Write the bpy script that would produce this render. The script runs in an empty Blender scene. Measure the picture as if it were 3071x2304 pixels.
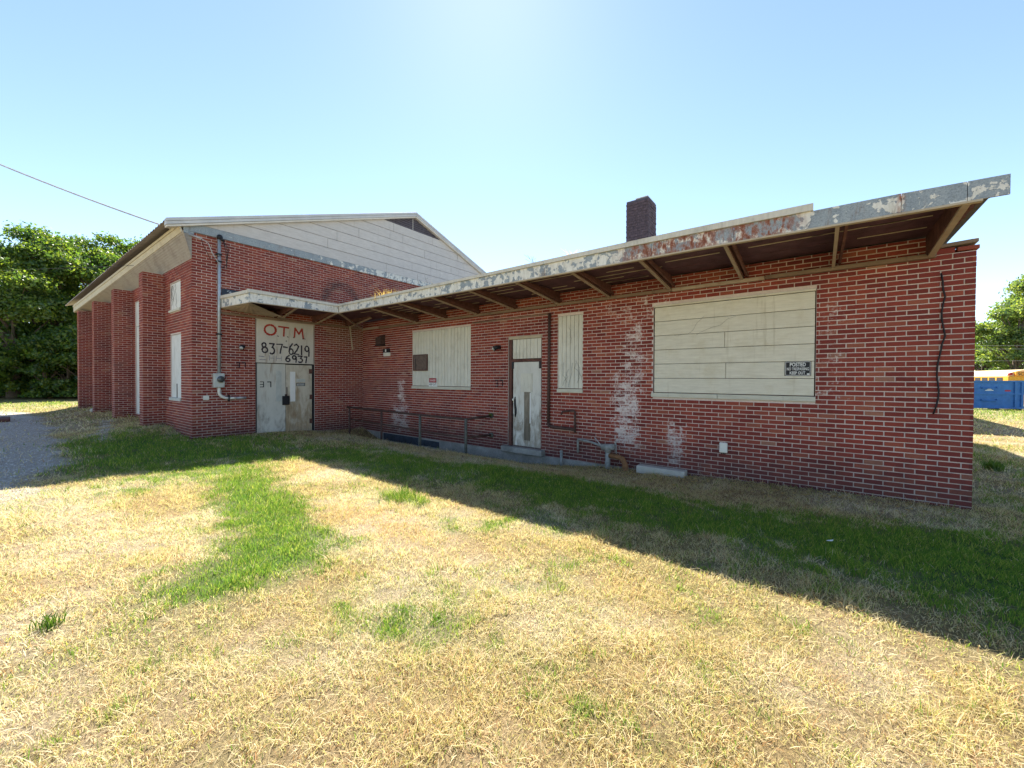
import bpy, bmesh, math, random
import numpy as np
from mathutils import Vector, Matrix
random.seed(7); RNG = np.random.default_rng(7)
SC = bpy.context.scene; COL = SC.collection

# ---------------------------------------------------------------- camera
CAM = np.array([12.0714, -7.3436, 1.508]); YAW, PIT, ROL, FPX = math.radians(-37.873), math.radians(-0.663), math.radians(0.303), 1178.17
_F = np.array([math.sin(YAW)*math.cos(PIT), math.cos(YAW)*math.cos(PIT), math.sin(PIT)])
_R = np.array([math.cos(YAW), -math.sin(YAW), 0.0]); _U = np.cross(_R, _F)
_R, _U = math.cos(ROL)*_R+math.sin(ROL)*_U, -math.sin(ROL)*_R+math.cos(ROL)*_U
cam = bpy.data.cameras.new('camera'); camo = bpy.data.objects.new('camera', cam); COL.objects.link(camo)
cam.sensor_width = 36.0; cam.lens = 36.0*FPX/3071.0; cam.clip_start = 0.05; cam.clip_end = 5000
camo.matrix_world = Matrix(((_R[0], _U[0], -_F[0], CAM[0]), (_R[1], _U[1], -_F[1], CAM[1]), (_R[2], _U[2], -_F[2], CAM[2]), (0, 0, 0, 1)))
SC.camera = camo
# ---------------------------------------------------------------- sky, sun, exposure
SUN_AZ, SUN_EL = math.radians(-41.8), math.radians(48.5)      # azimuth from +Y towards +X
world = bpy.data.worlds.new('World'); SC.world = world; world.use_nodes = True
wn = world.node_tree; wn.nodes.clear()
sky = wn.nodes.new('ShaderNodeTexSky'); sky.sky_type = 'NISHITA'; sky.sun_disc = False
sky.sun_elevation = SUN_EL; sky.sun_rotation = SUN_AZ; sky.altitude = 400; sky.air_density = 1.0; sky.dust_density = 0.10; sky.ozone_density = 0.4
bg = wn.nodes.new('ShaderNodeBackground'); bg.inputs[1].default_value = 0.060
wo = wn.nodes.new('ShaderNodeOutputWorld'); wn.links.new(sky.outputs[0], bg.inputs[0]); wn.links.new(bg.outputs[0], wo.inputs[0])
sun = bpy.data.lights.new('sun', 'SUN'); sun.energy = 4.1; sun.angle = math.radians(0.53); sun.color = (1.0, 0.95, 0.86)
suno = bpy.data.objects.new('sun', sun); COL.objects.link(suno); suno.location = (0, 0, 30)
SUNV = Vector((math.sin(SUN_AZ)*math.cos(SUN_EL), math.cos(SUN_AZ)*math.cos(SUN_EL), math.sin(SUN_EL)))
suno.rotation_euler = SUNV.to_track_quat('Z', 'Y').to_euler()
SC.view_settings.view_transform = 'Standard'; SC.view_settings.look = 'None'; SC.view_settings.gamma = 1.0; SC.view_settings.exposure = 2.15
SC.view_settings.use_curve_mapping = False
SC.render.engine = 'CYCLES'; SC.cycles.max_bounces = 6; SC.cycles.diffuse_bounces = 4; SC.cycles.transparent_max_bounces = 8
SC.cycles.use_denoising = True
try: SC.cycles.denoising_prefilter = 'ACCURATE'; SC.cycles.denoising_input_passes = 'RGB_ALBEDO_NORMAL'
except Exception: pass

# ---------------------------------------------------------------- node helper
class NT:
    def __init__(s, name):
        s.m = bpy.data.materials.new(name); s.m.use_nodes = True; s.t = s.m.node_tree; s.t.nodes.clear()
        s.out = s.t.nodes.new('ShaderNodeOutputMaterial'); s._pos = None
    def n(s, typ, **k):
        nd = s.t.nodes.new(typ)
        for a, v in k.items(): setattr(nd, a, v)
        return nd
    def put(s, sock, v):
        if isinstance(v, bpy.types.NodeSocket): s.t.links.new(v, sock)
        elif v is not None:
            if sock.type == 'RGBA' and len(v) == 3: v = (*v, 1.0)
            sock.default_value = v
    def pos(s):
        if s._pos is None: s._pos = s.n('ShaderNodeNewGeometry').outputs['Position']
        return s._pos
    def obj(s): return s.n('ShaderNodeTexCoord').outputs['Object']
    def xyz(s, v=None):
        nd = s.n('ShaderNodeSeparateXYZ'); s.put(nd.inputs[0], v or s.pos()); return nd.outputs
    def scale(s, v, xyz):
        nd = s.n('ShaderNodeVectorMath', operation='MULTIPLY'); s.put(nd.inputs[0], v); nd.inputs[1].default_value = xyz; return nd.outputs[0]
    def noise(s, sc, det=4, rough=0.55, v=None, col=False, dist=0.0):
        nd = s.n('ShaderNodeTexNoise'); s.put(nd.inputs['Vector'], v or s.pos()); nd.inputs['Scale'].default_value = sc
        nd.inputs['Detail'].default_value = det; nd.inputs['Roughness'].default_value = rough; nd.inputs['Distortion'].default_value = dist
        return nd.outputs['Color' if col else 'Fac']
    def math(s, op, a, b=None, clamp=False):
        nd = s.n('ShaderNodeMath', operation=op); nd.use_clamp = clamp; s.put(nd.inputs[0], a)
        if b is not None: s.put(nd.inputs[1], b)
        return nd.outputs[0]
    def rng(s, v, a, b, c=0.0, d=1.0, smooth=True):
        nd = s.n('ShaderNodeMapRange'); nd.interpolation_type = 'SMOOTHSTEP' if smooth else 'LINEAR'
        s.put(nd.inputs[0], v)
        for i, q in enumerate((a, b, c, d)): s.put(nd.inputs[i+1], q)
        return nd.outputs[0]
    def ramp(s, f, stops):
        nd = s.n('ShaderNodeValToRGB'); s.put(nd.inputs[0], f); e = nd.color_ramp.elements
        while len(e) < len(stops): e.new(0.5)
        for el, (p, c) in zip(e, stops): el.position = p; el.color = (*c, 1.0)
        return nd.outputs[0]
    def mix(s, f, a, b, mode='MIX'):
        nd = s.n('ShaderNodeMix', data_type='RGBA', blend_type=mode); s.put(nd.inputs[0], f); s.put(nd.inputs[6], a); s.put(nd.inputs[7], b)
        return nd.outputs[2]
    def bsdf(s, col, rough=0.8, metal=0.0, bump=None, bstr=0.3, bdist=0.01, spec=0.3):
        p = s.n('ShaderNodeBsdfPrincipled'); s.put(p.inputs['Base Color'], col); s.put(p.inputs['Roughness'], rough); s.put(p.inputs['Metallic'], metal)
        p.inputs['Specular IOR Level'].default_value = spec
        if bump is not None:
            b = s.n('ShaderNodeBump'); b.inputs['Strength'].default_value = bstr; b.inputs['Distance'].default_value = bdist
            s.put(b.inputs['Height'], bump); s.t.links.new(b.outputs[0], p.inputs['Normal'])
        s.t.links.new(p.outputs[0], s.out.inputs[0]); return p
    def blob(s, c, cx, hx, z0, z1, soft=0.25):
        d = s.math('ABSOLUTE', s.math('SUBTRACT', c[0], cx)); a = s.rng(d, hx, hx+soft, 1.0, 0.0)
        b = s.math('MULTIPLY', s.rng(c[2], z0-soft, z0+soft*0.4), s.rng(c[2], z1-soft*0.4, z1+soft*1.5, 1.0, 0.0))
        return s.math('MULTIPLY', a, b)

def plain(name, col, rough=0.7, metal=0.0, var=0.25, sc=8.0, bstr=0.15, spec=0.3):
    t = NT(name); f = t.noise(sc, 5, 0.6); f2 = t.noise(sc*9, 3)
    lo = tuple(c*(1-var) for c in col); hi = tuple(min(1, c*(1+var)) for c in col)
    t.bsdf(t.mix(0.3, t.ramp(f, [(0.3, lo), (0.7, hi)]), t.ramp(f2, [(0.3, lo), (0.7, hi)])), rough, metal, f2, bstr, 0.004, spec); return t.m

def weather_masks(t, axis, rnd=None):
    """pale lime bloom, dark mildew: stains with places of their own on the walls"""
    c = t.xyz(); nz = t.noise(5.5, 6, 0.7); nf = t.noise(26, 4, 0.65)
    zero = None
    if axis == 'wing':
        blobs = [(9.15, 0.12, 0.2, 1.5, 0.42, 1.0), (9.3, 0.05, 1.2, 2.5, 0.5, 0.9), (9.35, 0.5, 2.6, 3.0, 0.4, 0.7), (10.08, 0.06, 0.0, 0.75, 0.24, 0.95), (2.05, 0.25, -0.05, 0.65, 0.5, 1.0), (2.1, 0.08, 0.7, 1.45, 0.35, 0.9), (12.2, 0.12, 1.2, 2.75, 0.3, 0.55), (10.9, 0.5, -0.1, 0.05, 0.3, 0.45), (6.8, 1.2, 2.6, 2.9, 0.5, 0.3)]
    else: blobs = []
    acc = None
    for cx, hx, z0, z1, so, st in blobs:
        b = t.math('MULTIPLY', t.blob(c, cx, hx, z0, z1, so), st); acc = b if acc is None else t.math('MAXIMUM', acc, b)
    if acc is None: eff = t.rng(nz, 0.66, 0.86, 0.0, 0.35)
    else:
        lim = t.math('SUBTRACT', 0.70, t.math('MULTIPLY', acc, 0.25)); j = t.math('ADD', t.math('MULTIPLY', nz, 0.5), t.math('MULTIPLY', nf, 0.5)); j = t.math('ADD', j, t.rng(rnd, 0, 1, -0.07, 0.04, False) if rnd is not None else 0.04)
        eff = t.rng(t.math('SUBTRACT', j, lim), -0.04, 0.12, 0.0, 0.9)
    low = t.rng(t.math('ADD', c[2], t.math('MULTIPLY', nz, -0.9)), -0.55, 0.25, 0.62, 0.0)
    top = None
    if axis == 'hall':
        cy = t.math('ABSOLUTE', t.math('SUBTRACT', c[1], -0.75)); dz = t.math('SUBTRACT', c[2], 3.95)
        rr = t.math('SQRT', t.math('ADD', t.math('MULTIPLY', cy, cy), t.math('MULTIPLY', dz, dz)))
        ring = t.rng(t.math('ABSOLUTE', t.math('SUBTRACT', rr, 0.52)), 0.03, 0.22, 0.7, 0.0)
        onw = t.math('GREATER_THAN', c[0], -0.1); ring = t.math('MULTIPLY', ring, onw)
        foot = t.math('MULTIPLY', t.rng(c[2], 3.5, 3.95, 0.75, 0.0), t.math('MULTIPLY', t.math('GREATER_THAN', c[2], 3.35), t.rng(c[1], -2.2, -1.4)))
        low = t.math('MAXIMUM', low, t.math('MULTIPLY', t.math('MAXIMUM', ring, t.math('MULTIPLY', foot, onw)), t.rng(nz, 0.3, 0.6)))
        tan = t.math('MULTIPLY', t.math('MULTIPLY', t.rng(c[1], -1.5, -0.9), t.rng(c[2], 2.1, 2.9)), t.math('MULTIPLY', t.math('LESS_THAN', c[2], 3.3), onw)); top = t.math('MULTIPLY', tan, 0.45)
    return eff, low, top

def brick_mat(name, axis, per):
    t = NT(name)
    r = t.n('ShaderNodeObjectInfo').outputs['Random'] if per == 'obj' else t.n('ShaderNodeNewGeometry').outputs['Random Per Island']
    col = t.ramp(r, [(0.0, (0.175, 0.036, 0.030)), (0.25, (0.225, 0.045, 0.035)), (0.65, (0.265, 0.054, 0.039)), (0.9, (0.30, 0.078, 0.051)), (0.985, (0.32, 0.11, 0.07)), (1.0, (0.33, 0.17, 0.12))])
    big = t.noise(1.3, 3); fine = t.noise(70, 4, 0.7, t.scale(t.pos(), (1, 1, 2.2)))
    col = t.mix(1.0, col, t.ramp(big, [(0.3, (0.8, 0.78, 0.86)), (0.7, (1.2, 1.12, 1.02))]), 'MULTIPLY')
    col = t.mix(1.0, col, t.ramp(fine, [(0.25, (0.62, 0.62, 0.62)), (0.7, (1.22, 1.2, 1.18))]), 'MULTIPLY')
    eff, low, top = weather_masks(t, axis, r)
    col = t.mix(eff, col, (0.66, 0.59, 0.57)); 
    if top is not None: col = t.mix(top, col, (0.2, 0.12, 0.07))
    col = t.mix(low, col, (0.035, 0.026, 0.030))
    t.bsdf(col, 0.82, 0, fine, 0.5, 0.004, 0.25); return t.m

def mortar_mat(name, axis):
    t = NT(name); f = t.noise(40, 5, 0.7); g = t.noise(2.2, 3)
    col = t.mix(0.5, t.ramp(f, [(0.25, (0.48, 0.39, 0.35)), (0.7, (0.78, 0.67, 0.61))]), t.ramp(g, [(0.3, (0.52, 0.42, 0.38)), (0.7, (0.74, 0.64, 0.58))]))
    eff, low, top = weather_masks(t, axis)
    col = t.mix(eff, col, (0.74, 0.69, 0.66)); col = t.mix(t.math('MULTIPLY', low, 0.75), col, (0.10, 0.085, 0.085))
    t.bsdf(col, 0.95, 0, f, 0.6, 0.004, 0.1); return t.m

def peel_mat(name, kind):
    """galvanised sheet with flaking white paint and rust"""
    t = NT(name); c = t.xyz()
    sp = t.noise(60, 3, 0.6); st = t.noise(9, 4, 0.6, t.scale(t.pos(), (1, 1, 0.25)))
    metal = t.mix(0.5, t.ramp(sp, [(0.3, (0.13, 0.16, 0.185)), (0.7, (0.42, 0.46, 0.48))]), t.ramp(st, [(0.3, (0.22, 0.25, 0.27)), (0.75, (0.42, 0.45, 0.45))]))
    pn = t.noise(5.5, 8, 0.62, t.scale(t.pos(), (1, 1, 1.3)), dist=0.4); pv = t.noise(13, 5, 0.6, t.scale(t.pos(), (1, 1, 0.18)))
    j = t.math('ADD', t.math('MULTIPLY', pn, 0.72), t.math('MULTIPLY', pv, 0.28))
    if kind == 'wing':
        lim = t.math('ADD', t.rng(c[0], 2.0, 7.0, 0.425, 0.485), t.rng(c[0], 9.0, 12.6, 0.0, 0.065))
    elif kind == 'canopy': lim = 0.46
    else: lim = t.rng(c[1], -3.6, 1.2, 0.63, 0.47)
    paint = t.rng(t.math('SUBTRACT', j, lim), 0.0, 0.012)
    white = t.ramp(t.noise(24, 5, 0.7, t.scale(t.pos(), (1, 1, 0.3))), [(0.25, (0.52, 0.49, 0.42)), (0.6, (0.74, 0.72, 0.66))])
    col = t.mix(paint, metal, white)
    if kind == 'wing':
        rb = t.math('MAXIMUM', t.blob(c, 10.4, 0.45, 3.2, 3.6, 0.5), t.blob(c, 11.5, 0.2, 3.2, 3.6, 0.35)); rb = t.math('MAXIMUM', rb, t.math('MULTIPLY', t.rng(c[0], 8.5, 12.5), 0.0)); rb = t.math('MAXIMUM', rb, t.blob(c, 12.74, 0.0, 3.2, 3.6, 0.05))
        rn = t.noise(16, 6, 0.75, t.scale(t.pos(), (1, 1, 0.5)))
        rust = t.math('MULTIPLY', rb, t.rng(rn, 0.38, 0.58)); col = t.mix(rust, col, t.ramp(rn, [(0.5, (0.30, 0.10, 0.045)), (0.7, (0.13, 0.035, 0.025))]))
    dk = t.rng(t.noise(38, 6, 0.75), 0.55, 0.70, 0.0, 0.65); col = t.mix(t.math('MULTIPLY', dk, t.math('SUBTRACT', 1.0, paint)), col, (0.055, 0.06, 0.065)); rs = t.rng(t.noise(7, 6, 0.7, t.scale(t.pos(), (1, 1, 0.2))), 0.56, 0.72, 0.0, 0.7); col = t.mix(rs, col, (0.20, 0.11, 0.06))
    t.bsdf(col, 0.6, t.math('MULTIPLY', t.math('SUBTRACT', 1.0, paint), 0.25), paint, 0.5, 0.003, 0.35); return t.m

def board_mat(name, base, grime, vert=False, amt=0.5):
    t = NT(name); s1 = (1, 1, 0.12) if vert else (0.12, 0.12, 1)
    g = t.noise(30, 5, 0.65, t.scale(t.pos(), s1)); n = t.noise(2.6, 6, 0.68); h = t.noise(55, 3, 0.7)
    r = t.n('ShaderNodeObjectInfo').outputs['Random']
    col = t.mix(t.rng(r, 0, 1, 0.0, 0.35, False), base, tuple(x*0.86 for x in base))
    col = t.mix(1.0, col, t.ramp(g, [(0.3, (0.86, 0.85, 0.83)), (0.7, (1.06, 1.06, 1.05))]), 'MULTIPLY')
    col = t.mix(t.rng(n, 0.46, 0.8, 0.0, amt), col, grime)
    run = t.rng(t.noise(8, 5, 0.65, t.scale(t.pos(), (1, 1, 0.08))), 0.58, 0.72, 0.0, 0.4); col = t.mix(run, col, tuple(x*0.75 for x in grime)); col = t.mix(t.rng(h, 0.68, 0.75, 0.0, 0.6), col, tuple(x*0.35 for x in grime))
    t.bsdf(col, 0.75, 0, g, 0.25, 0.004, 0.25); return t.m

def bare_wood_mat(name, paint, wood, lo, hi):
    """paint worn off timber; more wood towards the foot"""
    t = NT(name); c = t.xyz(); g = t.noise(22, 6, 0.7, t.scale(t.pos(), (1, 1, 0.10))); n = t.noise(4.5, 7, 0.7, t.scale(t.pos(), (1, 1, 0.45)), dist=0.5)
    w = t.ramp(g, [(0.25, tuple(x*0.45 for x in wood)), (0.6, wood), (0.85, tuple(min(1, x*1.5) for x in wood))])
    p = t.mix(t.rng(n, 0.3, 0.75, 0.0, 0.5), paint, tuple(x*0.72 for x in paint))
    m = t.rng(t.math('ADD', n, t.rng(c[2], 0.0, 1.9, 0.22, -0.06)), lo, hi)
    rs = t.rng(t.noise(5, 6, 0.7, t.scale(t.pos(), (1, 1, 0.16))), 0.55, 0.70, 0.0, 0.55); col = t.mix(rs, t.mix(m, p, w), (0.24, 0.14, 0.07))
    t.bsdf(col, 0.85, 0, g, 0.45, 0.004, 0.2); return t.m

def leaf_mat(name, cols, trans, tint=1.0):
    t = NT(name); r = t.n('ShaderNodeNewGeometry').outputs['Random Per Island']; big = t.noise(0.55, 3)
    col = t.ramp(r, [(i/(len(cols)-1), c) for i, c in enumerate(cols)])
    col = t.mix(1.0, col, t.ramp(big, [(0.3, (0.7, 0.8, 0.8)), (0.7, (1.25, 1.15, 0.9))]), 'MULTIPLY')
    d = t.n('ShaderNodeBsdfDiffuse'); t.put(d.inputs[0], col); tr = t.n('ShaderNodeBsdfTranslucent'); t.put(tr.inputs[0], t.mix(1.0, col, (1.6, 1.5, 0.6), 'MULTIPLY'))
    gl = t.n('ShaderNodeBsdfGlossy'); gl.inputs['Roughness'].default_value = 0.45; t.put(gl.inputs[0], (0.5, 0.5, 0.5))
    m = t.n('ShaderNodeMixShader'); m.inputs[0].default_value = trans; t.t.links.new(d.outputs[0], m.inputs[1]); t.t.links.new(tr.outputs[0], m.inputs[2])
    m2 = t.n('ShaderNodeMixShader'); m2.inputs[0].default_value = 0.06; t.t.links.new(m.outputs[0], m2.inputs[1]); t.t.links.new(gl.outputs[0], m2.inputs[2])
    t.t.links.new(m2.outputs[0], t.out.inputs[0]); return t.m

def paint_mat(name, col, fade=0.4):
    t = NT(name); n = t.noise(45, 5, 0.7)
    p = t.bsdf(col, 0.8); tr = t.n('ShaderNodeBsdfTransparent'); m = t.n('ShaderNodeMixShader')
    t.put(m.inputs[0], t.rng(n, 0.30, 0.62, 1.0-fade, 1.0)); t.t.links.new(tr.outputs[0], m.inputs[1]); t.t.links.new(p.outputs[0], m.inputs[2]); t.t.links.new(m.outputs[0], t.out.inputs[0]); return t.m

def grass_mat():
    t = NT('grass_blade'); a = t.n('ShaderNodeAttribute', attribute_name='tint').outputs['Color']
    d = t.n('ShaderNodeBsdfDiffuse'); t.put(d.inputs[0], a); tr = t.n('ShaderNodeBsdfTranslucent'); t.put(tr.inputs[0], t.mix(1.0, a, (1.15, 1.15, 0.8), 'MULTIPLY'))
    m = t.n('ShaderNodeMixShader'); m.inputs[0].default_value = 0.45; t.t.links.new(d.outputs[0], m.inputs[1]); t.t.links.new(tr.outputs[0], m.inputs[2]); t.t.links.new(m.outputs[0], t.out.inputs[0]); return t.m

def ground_mat():
    t = NT('lawn_soil'); a = t.n('ShaderNodeAttribute', attribute_name='tint').outputs['Color']
    f = t.noise(55, 6, 0.8); g = t.noise(9, 5, 0.7); st = t.noise(160, 3, 0.7, t.scale(t.pos(), (1, 0.35, 1)))
    col = t.mix(1.0, a, t.ramp(f, [(0.28, (0.35, 0.33, 0.31)), (0.5, (0.9, 0.9, 0.9)), (0.72, (1.35, 1.33, 1.28))]), 'MULTIPLY')
    col = t.mix(1.0, col, t.ramp(g, [(0.3, (0.8, 0.78, 0.75)), (0.7, (1.15, 1.15, 1.15))]), 'MULTIPLY')
    col = t.mix(1.0, col, t.ramp(st, [(0.3, (0.6, 0.6, 0.6)), (0.7, (1.2, 1.2, 1.2))]), 'MULTIPLY')
    t.bsdf(col, 0.95, 0, f, 1.0, 0.03, 0.1); return t.m

M = {}
for ax in ('wing', 'hall'):
    M['brick_'+ax] = brick_mat('brick_'+ax, ax, 'obj'); M['courses_'+ax] = brick_mat('brick_courses_'+ax, ax, 'isl'); M['mortar_'+ax] = mortar_mat('mortar_'+ax, ax)
M['peel_wing'] = peel_mat('flaking_fascia', 'wing'); M['peel_canopy'] = peel_mat('flaking_canopy', 'canopy'); M['peel_band'] = peel_mat('flaking_band', 'band')
M['cap'] = board_mat('cap_flashing', (0.62, 0.59, 0.52), (0.22, 0.19, 0.15), True, 0.5)
M['lip'] = board_mat('fascia_lip_wood', (0.50, 0.42, 0.31), (0.2, 0.15, 0.1), False, 0.5)
M['deck'] = plain('dark_deck_board', (0.115, 0.058, 0.075), 0.9, 0, 0.45, 5, 0.4)
M['joist'] = plain('rough_dark_joist', (0.14, 0.065, 0.055), 0.9, 0, 0.5, 9, 0.6)
M['chord'] = board_mat('pale_bracket_wood', (0.44, 0.36, 0.29), (0.20, 0.095, 0.06), False, 0.75)
M['ledge'] = board_mat('ledge_wood', (0.26, 0.19, 0.14), (0.09, 0.055, 0.045), False, 0.7)
M['concrete'] = plain('foundation_concrete', (0.25, 0.245, 0.225), 0.9, 0, 0.4, 3, 0.4)
M['block'] = plain('pale_concrete_block', (0.44, 0.42, 0.37), 0.9, 0, 0.2, 6, 0.3)
M['wboard'] = board_mat('cream_window_board', (0.72, 0.68, 0.57), (0.52, 0.45, 0.30), False, 0.65)
M['wslat'] = board_mat('cream_slat', (0.70, 0.68, 0.60), (0.36, 0.33, 0.26), True, 0.55)
M['sill'] = board_mat('cream_sill', (0.60, 0.58, 0.49), (0.30, 0.26, 0.18), False, 0.55)
M['pboard'] = board_mat('white_window_board', (0.74, 0.74, 0.71), (0.42, 0.40, 0.34), True, 0.45)
M['siding'] = board_mat('pale_siding', (0.60, 0.57, 0.55), (0.44, 0.41, 0.40), False, 0.4)
M['rake'] = plain('rake_metal', (0.55, 0.55, 0.55), 0.5, 0.1, 0.12, 3, 0.1)
M['rakelip'] = plain('rake_lip', (0.66, 0.62, 0.55), 0.7, 0, 0.12, 3, 0.1)
M['vent'] = plain('dark_louvre', (0.10, 0.09, 0.11), 0.8, 0, 0.3)
M['roofsheet'] = plain('roof_sheet', (0.36, 0.33, 0.31), 0.6, 0.15, 0.18, 2.5, 0.1)
M['soffit'] = board_mat('corrugated_soffit', (0.58, 0.50, 0.40), (0.20, 0.15, 0.11), False, 0.55)
M['eavesoffit'] = board_mat('weathered_eave_soffit', (0.40, 0.35, 0.30), (0.17, 0.13, 0.11), False, 0.65)
M['efascia'] = board_mat('eave_fascia_wood', (0.60, 0.54, 0.42), (0.33, 0.26, 0.18), False, 0.6)
M['tar'] = plain('tar_flashing', (0.035, 0.045, 0.06), 0.6, 0, 0.6, 10, 0.4)
M['roof'] = plain('roof_membrane', (0.12, 0.12, 0.12), 0.9)
M['chim'] = plain('chimney_mortar', (0.10, 0.09, 0.115), 0.95, 0, 0.4, 20, 0.5)
M['chimbrick'] = plain('chimney_brick', (0.10, 0.072, 0.085), 0.9, 0, 0.6, 12, 0.5)
M['doorw'] = bare_wood_mat('worn_white_door', (0.60, 0.59, 0.53), (0.30, 0.27, 0.23), 0.66, 0.92)
M['doorp'] = bare_wood_mat('plywood_door', (0.60, 0.55, 0.45), (0.40, 0.31, 0.20), 0.42, 0.80)
M['doorside'] = bare_wood_mat('ragged_side_door', (0.66, 0.65, 0.60), (0.36, 0.32, 0.26), 0.55, 0.80)
M['greywood'] = bare_wood_mat('bare_grey_wood', (0.30, 0.26, 0.21), (0.20, 0.17, 0.13), 0.3, 0.7)
M['ply'] = bare_wood_mat('plywood_sign', (0.62, 0.58, 0.51), (0.42, 0.37, 0.30), 0.72, 0.9)
M['frame'] = plain('rusty_frame', (0.11, 0.05, 0.04), 0.8, 0, 0.5, 15, 0.4)
M['black'] = plain('black_paint', (0.015, 0.016, 0.02), 0.5)
M['iron'] = plain('rusty_iron', (0.085, 0.05, 0.042), 0.75, 0.2, 0.5, 18, 0.4)
M['irongrey'] = plain('weathered_iron', (0.10, 0.105, 0.09), 0.7, 0.2, 0.4, 18, 0.4)
M['galv'] = plain('galvanised_pipe', (0.42, 0.46, 0.48), 0.45, 0.35, 0.2, 12)
M['grey'] = plain('grey_box', (0.48, 0.50, 0.47), 0.55, 0, 0.15)
M['glass'] = plain('meter_glass', (0.08, 0.09, 0.09), 0.15, 0, 0.4, 20, 0.0, 0.6)
M['white'] = plain('white_plastic', (0.70, 0.69, 0.63), 0.6, 0, 0.1)
M['signw'] = plain('sign_white', (0.78, 0.78, 0.76), 0.6, 0, 0.06)
M['signr'] = plain('sign_red', (0.42, 0.03, 0.035), 0.6, 0, 0.1)
M['spray_red'] = paint_mat('red_spray', (0.40, 0.045, 0.03), 0.35); M['spray_black'] = paint_mat('black_spray', (0.045, 0.035, 0.045), 0.3)
M['spray_grey'] = paint_mat('grey_spray', (0.30, 0.30, 0.34), 0.65); M['stencil'] = paint_mat('black_stencil', (0.012, 0.012, 0.014), 0.05); M['oldpaint'] = paint_mat('old_black_paint', (0.03, 0.02, 0.03), 0.4)
M['cable'] = plain('pale_cable', (0.42, 0.43, 0.44), 0.5); M['blackcable'] = plain('black_cable', (0.02, 0.015, 0.018), 0.6)
M['brownbox'] = plain('brown_panel', (0.14, 0.10, 0.085), 0.8, 0, 0.35, 14)
M['gas'] = plain('gas_pipe_paint', (0.25, 0.26, 0.25), 0.7, 0.1, 0.4, 20); M['rust'] = plain('rust_pipe', (0.20, 0.10, 0.045), 0.85, 0, 0.6, 16, 0.5)
M['bluepaint'] = plain('blue_dumpster', (0.04, 0.16, 0.44), 0.55, 0, 0.2, 4); M['bus'] = plain('bus_yellow', (0.75, 0.36, 0.03), 0.4); M['buswhite'] = plain('bus_roof_white', (0.74, 0.60, 0.34), 0.5, 0, 0.1)
M['busdark'] = plain('bus_dark', (0.04, 0.03, 0.035), 0.4); M['orange'] = plain('bus_sign_orange', (0.85, 0.36, 0.05), 0.5, 0, 0.05)
M['bark'] = plain('bark', (0.13, 0.10, 0.075), 0.95, 0, 0.4, 6, 0.6)
M['leaf_a'] = leaf_mat('leaf_deep', [(0.045, 0.105, 0.037), (0.075, 0.155, 0.037), (0.11, 0.19, 0.03), (0.20, 0.25, 0.04)], 0.55)
M['leaf_b'] = leaf_mat('leaf_mid', [(0.06, 0.13, 0.04), (0.12, 0.20, 0.04), (0.21, 0.27, 0.045)], 0.55)
M['leaf_c'] = leaf_mat('leaf_pale', [(0.08, 0.15, 0.06), (0.15, 0.23, 0.08), (0.25, 0.30, 0.10)], 0.55)
M['dryweed'] = leaf_mat('dry_weed', [(0.42, 0.31, 0.15), (0.55, 0.43, 0.23), (0.34, 0.24, 0.12)], 0.35)
M['greenweed'] = leaf_mat('green_weed', [(0.06, 0.13, 0.02), (0.12, 0.20, 0.03)], 0.4); M['twig'] = plain('grey_twig', (0.16, 0.14, 0.12), 0.9)
M['grass'] = grass_mat(); M['ground'] = ground_mat(); M['gravel'] = plain('gravel_stone', (0.48, 0.45, 0.41), 0.95, 0, 0.3, 30, 0.3)

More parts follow.
